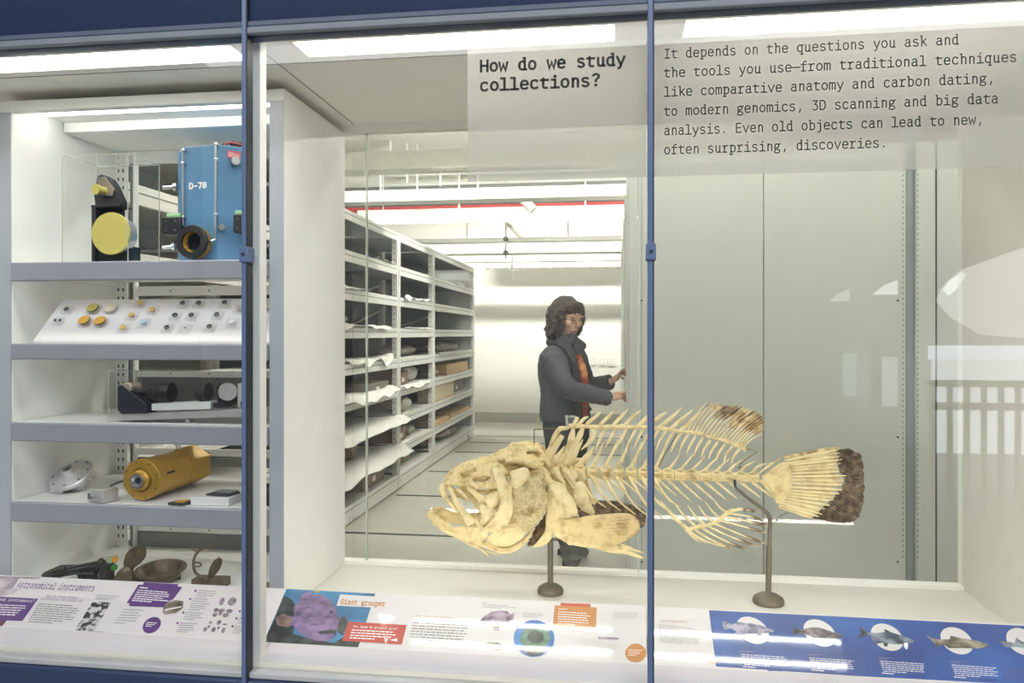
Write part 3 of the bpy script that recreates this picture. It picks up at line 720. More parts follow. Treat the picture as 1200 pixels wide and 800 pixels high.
for y0, y1, mt in ((335, 346, white), (433, 442, white), (526, 534, white), (537, 546, galv), (617, 624, white), (625, 643, galv)):
    b = slab('back_rail', mt, xp + .02, CX1, CYB - .012, CYB, ZZ(230, y1, CYB - .01), ZZ(230, y0, CYB - .01), .002)
    for q in (200, 245, 285): MB().cyl((XX(q, CYB - .012), CYB - .0135, ZZ(230, (y0 + y1) / 2, CYB - .01)), (XX(q, CYB - .012), CYB - .012, ZZ(230, (y0 + y1) / 2, CYB - .01)), .003, n=10).build('screw', darkgrey, b)

# ---- helper: an acrylic cover with bright edges
def vitrine(name, label, x0, x1, y0, y1, z0, z1, e=.0022):
    t = thing(name, label, 'acrylic case', ((x0 + x1) / 2, (y0 + y1) / 2, z0))
    B(x0, x1, y0, y1, z0 + .0005, z1).build('cover', acryl, t, smooth=False)
    m = MB()
    for x in (x0, x1 - e):
        for y in (y0, y1 - e): m.box(x, x + e, y, y + e, z0, z1)
        for z in (z1 - e,): m.box(x, x + e, y0, y1, z, z + e)
    for y in (y0, y1 - e): m.box(x0, x1, y, y + e, z1 - e, z1)
    m.build('edge', acredge, t, smooth=False)
    return t
Zt = lambda u, v: (60 + u * .225, 150 + v * .225)
za = SZ[0] + .001
vx0, vx1 = XX(72, 2.035), XX(150, 2.035)
vitrine('acrylic_case', 'clear acrylic case over the round gold mirrors on the top shelf', vx0, vx1, 2.035, 2.19, za, ZZ(100, 181, 2.035))
# gold mirror mount
t = thing('mirror_mount', 'black mirror mount with one large and one small gold disc, top shelf', 'optical instrument', tuple(P(130, 307, 2.10).xy) + (za,))
x0, x1 = XX(107, 2.085), XX(149, 2.085)
B(x0, x1, 2.085, 2.15, za, za + .006).build('base_plate', black, t, bevel=.001)
m = B(x0, x0 + .012, 2.085, 2.15, za, ZZ(107, 240, 2.085)); m.box(x0, x1, 2.10, 2.15, za, ZZ(107, 288, 2.085)); m.box(x0, x0 + .065, 2.13, 2.15, za, ZZ(107, 240, 2.085)); m.box(x0 - .002, x1 - .025, 2.085, 2.15, ZZ(107, 243, 2.085), ZZ(107, 240, 2.085))
m.build('frame', black, t, bevel=.0015)
c = P(129.3, 273.3, 2.060); r = 24.6 * 2.26 / 890
ax = Vector((.02, 1, -.0)).normalized()
MB().lathe([(0, 0), (r * .985, 0), (r, .002), (r, .007), (r * .97, .0075), (0, .0075)], c, ax, 64).build('large_gold_disc', goldm, t, ang=30)
MB().lathe([(r * .9, .0076), (r * .92, .012), (r * .88, .03), (r * .8, .032), (r * .8, .052), (0, .052)], c, ax + Vector((.1, 0, 0)), 48).build('disc_holder', satin, t, ang=30)
c2 = P(112, 221.5, 2.075); r2_ = 6.2 * 2.26 / 890
hx = c2 + Vector((.018, .028, .002))
m = MB().prism([P(*Zt(u, v), 2.105) for u, v in ((245, 255), (275, 252), (325, 318), (318, 352), (262, 352), (238, 300))], (.0, .008, 0))
m.build('hex_plate', mat('hex_grey', srgb(150, 142, 130), .45, metal=.4), t, bevel=.001)
m = MB().prism([P(*Zt(u, v), 2.113) for u, v in ((222, 345), (240, 250), (262, 240), (300, 262), (325, 300), (362, 385), (360, 400), (228, 405))], (0, .035, 0))
m.build('upper_housing', softblack, t, bevel=.002)
MB().lathe([(0, 0), (r2_, 0), (r2_, .006), (r2_ * .75, .008), (r2_ * .75, .032), (0, .032)], c2, (.22, 1, 0), 32).build('small_gold_disc', goldm, t, ang=30)
# ---- blue spectrograph
t = thing('spectrograph_box', 'large blue metal instrument box stencilled D-78 with gold-ringed port', 'scientific instrument', tuple(P(250, 300, 2.2).xy) + (za,))
def TP(px, Y): return Vector((XX(px, Y), Y, 0))
zt_ = ZZ(240, 171, 2.06)
pts = [TP(208.5, 2.115), TP(215, 2.065), TP(254.6, 2.045), TP(292, 2.10), TP(312, 2.20), TP(300, 2.40), TP(222, 2.40)]
m = MB().prism([p + Vector((0, 0, za)) for p in pts], (0, 0, zt_ - za)); m.build('housing', specblue, t, bevel=.003)
f0, f1, f2_ = pts[1], pts[2], pts[3]
def onface(a, b, s, z, off=0.):
    d = (b - a).normalized(); n = Vector((d.y, -d.x, 0))
    if n.y > 0: n = -n
    return a.lerp(b, s) + n * off + Vector((0, 0, z))
def zf(v, px=235, Y=2.055): return ZZ(px, 150 + v * .225, Y)
m = MB(); m.tube([onface(f0, f1, .03, zf(505), .006), onface(f0, f1, .03, zf(95), .006)], .0022, 8)
m.tube([onface(f0, f1, 1.0, zf(585), .008), onface(f0, f1, 1.0, zf(85), .008)], .003, 8)
m.tube([onface(f0, f1, 1.0, zf(585), .008), onface(f0, f1, .9, zf(596), .016)], .0025, 8)
m.build('clamp_rod', steel, t)
for a, s in ((.03, 112), (.03, 178), (.03, 460), (1., 95), (1., 172), (1., 455)):
    p = onface(f0, f1, a, zf(s), .006); MB().ell(p, .0062, .0062, .0055, 12, 8).build('rod_bolt', steel, t)
n_ = onface(f1, f2_, .5, 0, 1.) - onface(f1, f2_, .5, 0)
for px, v, rr, ln in ((274, 175, .0125, .018), (263, 522, .0095, .012)):
    s = (XX(px, 2.07) - f1.x) / (f2_.x - f1.x); p = onface(f1, f2_, s, zf(v, px, 2.07)); 
    MB().lathe([(0, ln), (rr * .9, ln), (rr, ln - .002), (rr, .004), (rr * .7, 0)], p, n_, 24).build('knob', steel, t, ang=30)
def facequad(a, b, s0, s1, v0, v1, off=.0006, px=275, Y=2.07):
    return [onface(a, b, s0, zf(v1, px, Y), off), onface(a, b, s1, zf(v1, px, Y), off), onface(a, b, s1, zf(v0, px, Y), off), onface(a, b, s0, zf(v0, px, Y), off)]
MB().prism(facequad(f1, f2_, .30, .72, 118, 157), n_ * .0005).build('red_label', mat('label_red', srgb(205, 98, 108), .5), t, smooth=False)
m = MB()
for k, (a, b) in enumerate(((.34, .5), (.52, .58), (.6, .69))): m.prism(facequad(f1, f2_, a, b, 126 + 3 * k, 150), n_ * .0009)
m.build('label_marks', mat('label_pink', srgb(232, 170, 172), .5), t, smooth=False)
a = onface(f0, f1, .17, zf(312), .0008); b = onface(f0, f1, .70, zf(312), .0008)
lettering(MB(), 'D-78', a, (b - a).normalized(), (0, 0, 1), (b - a).length / 4, .0150 / .7, 19).build('stencil_lettering', mat('stencil_white', (.85, .85, .82), .6), t, smooth=False)
# port: black ring, gold barrel, dark square
pc = P(224.5, 283, 2.0); pc = P(224.5, 283, 2.022); pax = Vector((.06, 1, -.02)).normalized(); k = 2.2 / 890
bar = MB().lathe([(17.5 * k, 0), (18.2 * k, .004), (18.2 * k, .048), (17 * k, .052), (17 * k, .07), (0, .07)], pc + pax * .008, pax, 40); bar.build('gold_barrel', goldan, t, ang=30)
MB().lathe([(12.2 * k, .002), (12.2 * k, -.004), (18.5 * k, -.004), (19.6 * k, -.001), (19.6 * k, .008), (18.5 * k, .011), (12.2 * k, .011), (12.2 * k, .002)], pc, pax, 48).build('port_ring', black, t, ang=30)
MB().lathe([(12.2 * k, .001), (10.0 * k, .012), (9.6 * k, .012), (12.1 * k, .0)], pc + pax * .004, pax, 40).build('port_lining', goldan, t, ang=30)
u_ = pax.cross(Vector((0, 0, 1))).normalized(); v_ = u_.cross(pax).normalized()
MB().obox(pc + pax * .014, u_ * 6.6 * k, pax * .003, v_ * 6.9 * k).build('square_window', mat('window_black', (.008, .009, .012), .2), t)
for sgn in (-1, 1): MB().obox(pc + u_ * sgn * 20.5 * k + pax * .003, u_ * 2.2 * k, pax * .004, v_ * 1.5 * k).build('ring_lug', black, t, bevel=.0008)
# pegs and drive units
for px, v, ln in ((199, 306, .0), (198.5, 618, .0)):
    p = P(207 if v < 400 else 205, 150 + v * .225, 2.10); q = P(px - 8, 150 + v * .225 + 1, 2.09)
    m = MB().tube([p, q], .0058, 14); m.tube([p, p.lerp(q, .25)], .011, 14); m.build('peg', steel, t)
def drive(px0, px1, v0, v1, Y, side):
    z0, z1 = zf(v1, px0, Y), zf(v0, px0, Y); xa, xb = XX(px0, Y), XX(px1, Y)
    d = B(xa, xb, Y, Y + .045, z0, z1 - .016).build('drive_unit', black, t, bevel=.003)
    MB().tube([(xa + .004 if side else xa + .015, Y + .012, z1 - .014), (xb - .002, Y + .012, z1 - .014)], .011, 16).build('green_motor', mat('motor_green', srgb(118, 164, 122), .45), d)
    m = MB()
    for i in range(4): m.cyl((xa + (xb - xa) * (.25 + .5 * (i % 2)), Y - .002, z0 + (z1 - z0) * (.18 + .4 * (i // 2))), (xa + (xb - xa) * (.25 + .5 * (i % 2)), Y + .001, z0 + (z1 - z0) * (.18 + .4 * (i // 2))), .0022, n=10)
    m.build('screws', steel, d)
    MB().cyl((xa - .004, Y + .015, (z0 + z1) / 2 - .02), (xa + .004, Y + .015, (z0 + z1) / 2 - .02), .007, n=14).build('coupling', black, d)
    return d
drive(189, 211, 435, 555, 2.045, 0)
d = drive(273, 296, 420, 545, 2.03, 1)
m = MB().cyl((XX(286, 2.025), 2.026, zf(458, 280, 2.03)), (XX(286, 2.025), 2.031, zf(458, 280, 2.03)), .0085, n=18); m.build('silver_cap', steel, d)
m = B(XX(284, 2.026), XX(292, 2.026), 2.026, 2.03, zf(540, 280, 2.03), zf(505, 280, 2.03)); m.build('connector', satin, d, bevel=.001)
B(XX(306, 2.22), XX(322, 2.22), 2.22, 2.36, zf(470, 306, 2.22), zf(130, 306, 2.22)).build('rear_housing', mat('rear_grey', srgb(112, 108, 100), .5, metal=.3), t, bevel=.003)
m = MB()
for v in (293, 612): m.tube([(XX(300, 2.16), 2.16, zf(v, 308, 2.16)), (XX(314, 2.16), 2.16, zf(v, 308, 2.16))], .006, 12)
m.build('peg', steel, t)
m = MB(); random.seed(3)
for i in range(5):
    a = P(255 + i * 6, 172, 2.12); m.tube(cr([a, a + Vector((.02, .01, .012 + .004 * (i % 2))), a + Vector((.05, 0, .008)), a + Vector((.07, .02, -.006))], 5), .0035, 8)
m.build('cable', softblack, t)
m = MB(); a = P(262, 171, 2.10); m.tube(cr([a, a + Vector((.02, 0, .009)), a + Vector((.05, .01, .004))], 5), .003, 8); m.build('red_wire', mat('wire_red', srgb(170, 70, 50), .5), t)

# ---- sloped board with sample boxes
za = SZ[1] + .001
XB0, XB1 = -1.704, CX1 - .003
bo0 = P(40, 397.5, 2.03); bo1 = P(73, 351, 2.148)
PBO = Vector((0, bo0.y, bo0.z)); bdv = Vector((0, bo1.y - bo0.y, bo1.z - bo0.z)); PBN = Vector((0, -bdv.z, bdv.y)).normalized(); BV = bdv.normalized()
t = thing('display_board', 'white sloped board on the second shelf carrying rows of sample boxes', 'display board', ((XB0 + XB1) / 2, 2.05, za))
m = MB().prism([(XB0, bo0.y, bo0.z), (XB0, bo1.y, bo1.z), (XB0, bo1.y + .012, bo1.z - .004), (XB0, bo1.y + .012, za), (XB0, bo0.y - .002, za), (XB0, bo0.y - .004, bo0.z - .006)], (XB1 - XB0, 0, 0))
m.build('board', mat('board_white', (.78, .76, .755), .45, var=.01), t, bevel=.002)
Zb = lambda u, v: (20 + u * .25833, 330 + v * .25833)
def onB(u, v, h=0.): return onPl(*Zb(u, v), PBO + PBN * h, PBN)
ringd = mat('sample_dark', (.06, .06, .06), .4); goldd = mat('sample_gold', srgb(222, 186, 104), .4, metal=.25); golddeep = mat('sample_deep_gold', srgb(228, 176, 72), .4, metal=.3); greyd = mat('sample_grey', srgb(176, 172, 166), .5); paled = mat('sample_pale', srgb(214, 204, 182), .5); blued = mat('sample_blue', srgb(176, 206, 224), .4)
boxes = [
 (230, 132, 'ring', 5.2, 'clear sample box with one dark ring, upper left end of board'), (190, 182, 'two', 5.2, 'clear sample box with two small dark dots, lower left end of board'),
 (350, 130, 'big', 5.8, 'clear sample box with large olive-gold disc beside a pale one'), (428, 128, 'pale', 5.8, 'clear sample box with large pale cream disc, top row'),
 (312, 186, 'deep', 5.8, 'clear sample box with large amber disc below the olive-gold disc'), (383, 188, 'deep', 5.8, 'clear sample box with large amber disc below the pale cream disc'),
 (562, 102, 'gold', 5.4, 'clear sample box with small gold disc at top of staggered group'), (524, 158, 'gold', 5.4, 'clear sample box with small gold disc in middle of staggered group'),
 (485, 213, 'gold', 5.4, 'clear sample box with small gold disc at the lower edge of the board'), (617, 134, 'gold', 5.4, 'clear sample box with small gold disc above the bluish box'),
 (578, 190, 'blue', 5.4, 'bluish clear sample box beside the gold disc boxes'),
 (755, 104, 'ring', 5.4, 'clear sample box with dark ring, top row, just past the gold discs'), (828, 104, 'ring', 5.4, 'clear sample box with dark ring, second of the top row rings'),
 (720, 159, 'ring', 5.4, 'clear sample box with dark ring, middle row, nearer the gold discs'), (795, 159, 'ring', 5.4, 'clear sample box with dark ring, middle row centre of board'),
 (684, 215, 'ring', 5.4, 'clear sample box with dark ring, bottom row beside the empty-looking box'), (764, 217, 'speck', 5.4, 'clear sample box with a tiny dark speck, bottom row'),
 (945, 101, 'ring', 5.4, 'clear sample box with dark ring, top row nearest the blue mullion'), (910, 156, 'ring', 5.4, 'clear sample box with dark ring, middle row nearest the blue mullion'),
 (877, 211, 'ring', 5.4, 'clear sample box with dark ring, bottom row nearest the blue mullion'),
 (1012, 128, 'grey', 5.4, 'clear sample box with grey disc next to the blue mullion'), (978, 190, 'white', 5.4, 'clear sample box with white chip next to the blue mullion, lower row'),
 (1132, 124, 'pale', 5.4, 'clear sample box with buff disc at far end of board beyond the mullion'), (1118, 182, 'speck', 5.4, 'clear sample box with dark speck at far end of board beyond the mullion'),
]
UXv = Vector((1, 0, 0))
for u, v, kind, s, lab in boxes:
    c = onB(u + 2, v + 3); hs = s * 2.2 / 890 * 1.25; th = .009 if kind not in ('big', 'deep') else .012
    t = thing('sample_box', lab, 'sample box', c, 'sample boxes on the sloped board')
    MB().obox(c + PBN * (th / 2 + .0006), UXv * hs, BV * hs, PBN * (th / 2)).build('clear_box', plast, t, bevel=.001)
    cc = c + PBN * (th * .55)
    mt = {'ring': ringd, 'two': ringd, 'big': mat('sample_olive', srgb(196, 180, 96), .4, metal=.2), 'deep': golddeep, 'gold': goldd, 'pale': paled, 'blue': blued, 'grey': greyd, 'white': shelfwhite, 'speck': ringd}[kind]
    if kind in ('big', 'deep') or (kind == 'pale' and u < 500):
        MB().lathe([(0, .004), (.0165, .004), (.017, .003), (.017, 0), (0, 0)], c + PBN * (th + .0007), PBN, 28).build('disc', mt, t, ang=30)
        MB().lathe([(.0176, 0), (.0176, .0025), (.0170, .0028), (.0170, -.0005)], c + PBN * (th + .0005), PBN, 28).build('disc_rim', ringd if kind != 'pale' else paled, t)
    elif kind == 'ring':
        MB().lathe([(.0072, 0), (.0078, .003), (.0048, .0045), (.0036, .003), (.0036, 0)], c + PBN * (th + .0004), PBN, 20).build('ring', mt, t)
    elif kind == 'two':
        for dx in (-.008, .008): MB().lathe([(0, 0), (.0045, 0), (.004, .003), (0, .003)], c + UXv * dx + PBN * (th + .0005), PBN, 14).build('dot', mt, t)
    elif kind == 'speck':
        MB().ell(c + PBN * (th + .002) + UXv * .003, .003, .0025, .0018, 10, 6).build('chip', mt, t)
    else:
        MB().lathe([(0, 0), (.0088, 0), (.0084, .0032), (0, .0036)], c + PBN * (th + .0005), PBN, 20).build('disc', mt, t, ang=30)

# ---- acrylic case with the optical bench
za = SZ[2] + .001
Zo = lambda u, v: (20 + u * .25833, 410 + v * .25833)
vitrine('acrylic_case', 'long clear acrylic case over the optical bench on the third shelf', XX(127, 2.045), CX1 - .03, 2.045, 2.20, za, ZZ(160, 434, 2.045), .0016)
t = thing('optical_bench', 'silver rail carrying black lens barrels and a round mirror', 'optical instrument', tuple(P(220, 490, 2.1).xy) + (za,))
YO = 2.062
m = MB().prism([P(*Zo(u, v), YO) for u, v in ((462, 290), (1120, 266), (1120, 297), (462, 322))], (0, .06, 0)); m.build('rail', satin, t, bevel=.001)
m = MB()
for u in (480, 790, 1050): m.obox(P(*Zo(u, 316), YO + .03), (.006, 0, 0), (0, .02, 0), (0, 0, .004))
m.build('feet', satin, t)
MB().prism([P(*Zo(u, v), YO + .005) for u, v in ((610, 243), (878, 233), (878, 268), (610, 275))], (0, .045, 0)).build('bed_plate', mat('bed_white', (.78, .78, .77), .4), t, bevel=.001)
MB().prism([P(*Zo(u, v), YO - .008) for u, v in ((455, 165), (470, 158), (586, 245), (586, 288), (470, 290), (455, 270))], (0, .06, 0)).build('angle_bracket', mat('bracket_black', (.022, .026, .036), .45), t, bevel=.002)
MB().prism([P(*Zo(u, v), YO - .002) for u, v in ((468, 160), (480, 150), (510, 150), (520, 165), (512, 195))], (0, .05, 0)).build('prism_block', mat('peach_metal', srgb(214, 196, 176), .3, metal=.6), t, bevel=.002)
ay = YO + .02
A_ = lambda u, v: P(*Zo(u, v), ay)
kz = 2.2 / 890 * .25833
m = MB().tube([A_(530, 190), A_(618, 192)], 16 * kz, 20); m.build('lens_tube', black, t)
lb = MB().lathe([(30 * kz, 0), (44 * kz, .0), (46 * kz, .004), (46 * kz, .022), (43 * kz, .024), (43 * kz, .034), (46 * kz, .036), (46 * kz, .06), (44 * kz, .064), (0, .064)], A_(612, 191), (1, 0, 0), 40); lb.build('lens_barrel', black, t, ang=30)
MB().lathe([(38 * kz, 0), (42 * kz, 0), (43 * kz, .028), (38 * kz, .03), (0, .03)], A_(828, 190), (1, 0, 0), 36).build('lens_ring', softblack, t, ang=30)
m = MB().obox(A_(850, 222), (.008, 0, 0), (0, .012, 0), (0, 0, .012)); m.build('ring_post', black, t)
MB().lathe([(0, 0), (40 * kz, 0), (42 * kz, .003), (42 * kz, .012), (0, .012)], P(*Zo(955, 190), ay - .01), (-.5, 1, .1), 40).build('round_mirror', mat('mirror_silver', (.8, .8, .8), .12, metal=1), t, ang=30)
m = MB().prism([P(*Zo(u, v), ay + .012) for u, v in ((905, 165), (925, 148), (990, 160), (992, 245), (960, 262), (910, 245))], (0, .02, 0)); m.obox(P(*Zo(915, 250), ay - .012), (.012, 0, 0), (0, .012, 0), (0, 0, .006)); m.build('mirror_cell', black, t, bevel=.001)
MB().prism([P(*Zo(u, v), ay - .005) for u, v in ((1000, 152), (1060, 145), (1060, 262), (1000, 262))], (0, .03, 0)).build('end_plate', mat('end_pale', srgb(206, 202, 196), .4, metal=.2), t, bevel=.001)
m = MB().obox(P(*Zo(1030, 245), ay - .012), (.007, 0, 0), (0, .008, 0), (0, 0, .008)); m.build('end_clamp', black, t)

# ---- fourth shelf
za = SZ[3] + .001
Zd = lambda u, v: (20 + u * .25833, 510 + v * .25833)
def onS(u, v): return onZ(*Zd(u, v), za)
# flange
c = onS(255, 290); c = Vector((c.x, 2.17, za)); ax = Vector((-.09, -.62, .92)).normalized(); r = .069
t = thing('detector_flange', 'round silver flange with dark central window, tipped toward the glass', 'scientific instrument', c)
cc = P(*Zd(245, 208), 2.165) + Vector((0, 0, .022))
rr = 97 * .25833 * 2.3 / 890
MB().lathe([(0, -.045), (rr * .60, -.045), (rr * .62, -.043), (rr * .62, -.012), (rr * .97, -.012), (rr, -.010), (rr, 0), (rr * .97, .002), (rr * .36, .012), (rr * .30, .026), (rr * .22, .027), (rr * .21, .018), (0, .018)], cc, ax, 56).build('flange', satin, t, ang=30)
MB().lathe([(0, .019), (rr * .205, .019), (0, .0195)], cc, ax, 28).build('window_glass', mat('window_dark', (.05, .055, .07), .15), t)
u_, v_ = frame_for(ax); m = MB()
for i in range(8):
    a = i * math.pi / 4 + .2; p = cc + (u_ * math.cos(a) + v_ * math.sin(a)) * rr * .84; m.cyl(p, p + ax * .006, .003, n=8)
m.build('bolts', darkgrey, t)
m = MB(); zlow = za
m.obox((cc.x - .02, cc.y - .02, za + .011), (.022, 0, 0), (0, .02, 0), (0, 0, .0115)); m.build('foot', satin, t, bevel=.002)
t = thing('silver_block', 'small silver block with a black cable, between flange and gold cylinder', 'instrument part', onS(365, 308))
q = onS(355, 308)
m = MB().obox(q + Vector((.004, .03, .020)), Vector((.028, -.008, 0)), Vector((.008, .024, 0)), (0, 0, .0195)); m.build('block', satin, t, bevel=.002)
m = MB(); m.obox(q + Vector((.0, .0, .026)), (.012, -.003, 0), (.002, .006, 0), (0, 0, .006)); m.obox(q + Vector((-.02, .003, .02)), (.005, 0, 0), (0, .004, 0), (0, 0, .009)); m.build('connector', steel, t, bevel=.001)
m = MB(); a = q + Vector((.01, .05, .04)); m.tube(cr([a, a + Vector((.03, .02, .012)), a + Vector((.07, .03, .004)), a + Vector((.12, .04, -.008))], 6), .003, 8); m.build('cable', softblack, t)
# gold dewar
t = thing('gold_cylinder', 'brass-gold cylinder lying toward the glass with hexagonal rear collar', 'scientific instrument', onS(600, 310))
kk = 2.2 / 890 * .25833
rg = 93 * kk * 1.02
d = Vector((.03, 1, 0)).normalized()
cf = P(*Zd(563, 222), 2.06); cf.z = za + rg * 1.0 + .001
ln = .245
MB().lathe([(0, .004), (rg * .56, .004), (rg * .58, 0), (rg * .97, 0), (rg, .003), (rg, .035), (rg * .955, .037), (rg * .955, ln * .72), (0, ln * .72)], cf, d, 64).build('barrel', goldan, t, ang=30)
MB().lathe([(rg * .52, .004), (rg * .50, -.008), (rg * .40, -.014), (rg * .36, -.014), (rg * .36, .002)], cf, d, 48).build('front_ring', goldan, t, ang=30)
MB().lathe([(rg * .36, -.012), (rg * .35, -.022), (rg * .26, -.022), (rg * .2, -.014), (0, -.014)], cf, d, 40).build('window_ring', steel, t, ang=30)
MB().lathe([(rg * .25, -.0135), (0, -.0148), (rg * .2, -.0135)], cf, d, 32).build('window_glass', mat('window_deep', (.03, .035, .06), .1), t)
u_ = Vector((0, 0, 1)); s_ = d.cross(u_)
hexp = [cf + d * (ln * .70) + (s_ * math.cos(a) + u_ * math.sin(a)) * rg * 1.10 for a in [math.pi / 6 + i * math.pi / 3 for i in range(6)]]
hexp = [Vector((p.x, p.y, max(p.z, za))) for p in hexp]
MB().prism(hexp, d * .10).build('hex_collar', goldan, t, bevel=.004)
hp = cf + d * (ln * .74) + Vector((0, 0, rg * 1.0)); m = MB().cyl(hp, hp + Vector((0, 0, .018)), .008, n=16); m.cyl(hp + Vector((0, 0, .016)), hp + Vector((0, 0, .02)), .011, n=16); m.build('valve', steel, t)
m = MB().obox(cf + d * .05 + s_ * 0 + Vector((0, 0, 0)) - s_ * 0, (.001, 0, 0), (0, .001, 0), (0, 0, .001))
sp = cf + d * .045 - d.cross(Vector((0, 0, 1))) * -rg * .96
MB().obox(cf + d * .06 + Vector((1, -.03, .25)).normalized() * rg * .957, d * .018, Vector((0, 0, .003)), Vector((.002, -.001, 0))).build('slot', softblack, t)
m = MB()
for i in range(8):
    a = i * math.pi / 4 + .3; p = cf + (s_ * math.cos(a) + u_ * math.sin(a)) * rg * .88; m.cyl(p, p - d * .0012, .0028, n=8)
m.build('screws', bronze, t)
# detector chips and black box
t = thing('detector_chip', 'small gold-topped detector chip on a dark carrier beside gold cylinder', 'detector chip', onS(742, 318))
q = onS(742, 312); m = MB().obox(q + Vector((0, 0, .004)), (.026, -.002, 0), (.004, .018, 0), (0, 0, .0035)); m.build('carrier', softblack, t, bevel=.001)
MB().obox(q + Vector((.004, .002, .009)), (.014, 0, 0), (.003, .013, 0), (0, 0, .0015)).build('chip', golddeep, t)
t = thing('display_block', 'low clear-white block supporting a black detector chip, fourth shelf', 'display stand', onS(875, 322))
q = onS(872, 320)
MB().obox(q + Vector((0, .045, .012)), (.058, 0, 0), (0, .045, 0), (0, 0, .0115)).build('block', mat('block_white', (.82, .81, .80), .3, coat=.3), t, bevel=.002)
t = thing('detector_chip', 'flat black detector plate resting on the clear-white block', 'detector chip', q + Vector((.01, .04, .024)))
MB().obox(q + Vector((.018, .045, .027)), (.036, -.004, 0), (.006, .025, 0), (0, 0, .0025)).build('plate', softblack, t, bevel=.001)
MB().obox(q + Vector((.024, .05, .032)), (.028, -.003, 0), (.004, .018, 0), (0, 0, .002)).build('raised_plate', darkgrey, t, bevel=.001)
t = thing('black_box', 'open black rectangular box at the end of the fourth shelf', 'box', onS(1060, 325))
q0 = onS(985, 330)
m = B(q0.x, CX1 - .01, 2.05, 2.058, za, za + .042); m.box(q0.x, CX1 - .01, 2.15, 2.158, za, za + .042); m.box(q0.x, q0.x + .006, 2.05, 2.158, za, za + .042); m.box(CX1 - .016, CX1 - .01, 2.05, 2.158, za, za + .042); m.box(q0.x, CX1 - .01, 2.05, 2.158, za, za + .006)
m.build('tray', black, t, bevel=.001)
B(q0.x + .006, CX1 - .016, 2.058, 2.15, za + .006, za + .034).build('foam', softblack, t)

# ---- bottom of the cabinet: old brass instruments
za = ZC0 + .001
Ze = lambda u, v: (u * .275, 600 + v * .275)
def E_(u, v, Y): return P(*Ze(u, v), Y)
dk = mat('patina_dark', srgb(66, 67, 62), .5, metal=.4, var=.2, scale=40)
t = thing('sextant', 'dark folded sextant with small green and amber glasses', 'navigation instrument', (E_(340, 260, 2.12).x, 2.12, za))
m = MB()
m.tube([E_(190, 270, 2.06), E_(260, 238, 2.09), E_(330, 236, 2.12)], .010, 10, (Vector((0, 1, 0)), .5))
m.tube([E_(240, 268, 2.08), E_(360, 232, 2.12), E_(480, 212, 2.13)], .011, 10)
m.tube([E_(180, 274, 2.04), E_(300, 258, 2.07), E_(440, 236, 2.10)], .008, 10)
m.tube([E_(330, 238, 2.14), E_(400, 255, 2.12), E_(450, 240, 2.12)], .007, 8)
m.build('frame', dk, t)
m = MB().tube(cr([E_(205, 262, 2.03), E_(250, 244, 2.03), E_(310, 240, 2.05), E_(360, 256, 2.07), E_(380, 270, 2.07)], 5), .0045, 8); m.tube([E_(255, 243, 2.035), E_(430, 208, 2.07)], .0035, 8); m.tube([E_(290, 242, 2.04), E_(300, 268, 2.04)], .003, 6); m.tube([E_(340, 246, 2.05), E_(330, 268, 2.05)], .003, 6); m.tube([E_(225, 256, 2.03), E_(400, 262, 2.06)], .0035, 8)
m.ell(E_(265, 240, 2.03), .012, .01, .010, 12, 8); m.ell(E_(430, 214, 2.07), .010, .01, .014, 12, 8); m.build('arc_and_arm', dk, t)
m = MB().tube([E_(300, 250, 2.05), E_(420, 222, 2.08)], .012, 14); m.build('telescope', black, t)
m = MB()
for u in (350, 390): m.box(E_(u, 0, 2.09).x - .008, E_(u, 0, 2.09).x + .008, 2.08, 2.11, za, E_(u, 240, 2.09).z)
m.box(E_(455, 0, 2.1).x - .012, E_(455, 0, 2.1).x + .012, 2.08, 2.12, za + .004, E_(455, 225, 2.1).z); m.build('support', dk, t, bevel=.001)
for u, v, mt in ((490, 200, mat('amber_glass', srgb(214, 150, 40), .3)), (488, 234, mat('green_glass', srgb(60, 130, 60), .3)), (468, 204, mat('green_pale', srgb(160, 180, 150), .3))):
    MB().lathe([(0, 0), (.009, 0), (.010, .002), (.009, .004), (0, .004)], E_(u, v, 2.10), (.3, -1, 0), 16).build('shade_glass', mt, t)
    m = MB().tube([E_(u + 4 * math.cos(a) * 3, v + 4 * math.sin(a) * 3.2, 2.102) for a in [i * math.pi / 6 for i in range(13)]], .0016, 6); m.build('shade_frame', dk, t)
t = thing('pocket_sundial', 'bronze compendium with raised spoon-shaped lid beside the brass bowl', 'navigation instrument', (E_(555, 270, 2.1).x, 2.1, za))
out = [E_(u, v, 2.10) for u, v in ((532, 250), (530, 205), (548, 165), (585, 143), (618, 150), (620, 185), (600, 215), (570, 240), (558, 270))]
MB().plate(out, (0, -1, 0), .005, .004, 3, 4).build('raised_lid', bronze, t)
MB().tube([E_(555, 158, 2.093), E_(580, 190, 2.093)], .0012, 6).build('lid_line', dk, t)
m = MB().plate([E_(u, v, 2.085) for u, v in ((492, 285), (510, 250), (535, 232), (560, 240), (568, 285), (530, 292))], (0, -1, .2), .012, .012, 3, 3); m.box(E_(490, 0, 2.1).x, E_(600, 0, 2.1).x, 2.08, 2.13, za, za + .012); m.build('lower_case', bronze, t)
cb = E_(685, 245, 2.14); rb = 108 * .275 * 2.2 / 890
t = thing('brass_bowl', 'wide-rimmed tarnished brass bowl compass on short feet', 'navigation instrument', (cb.x, 2.14, za))
cb = Vector((cb.x, 2.14, E_(685, 244, 2.14).z))
MB().lathe([(rb, 0), (rb * 1.0, .004), (rb * .84, .006), (rb * .80, .002), (rb * .68, -.020), (rb * .38, -.034), (0, -.036), (0, -.041), (rb * .42, -.039), (rb * .74, -.024), (rb * .84, -.003), (rb, 0)], cb, Vector((.02, -.10, 1)), 56).build('bowl', bronze, t, ang=50)
m = MB(); 
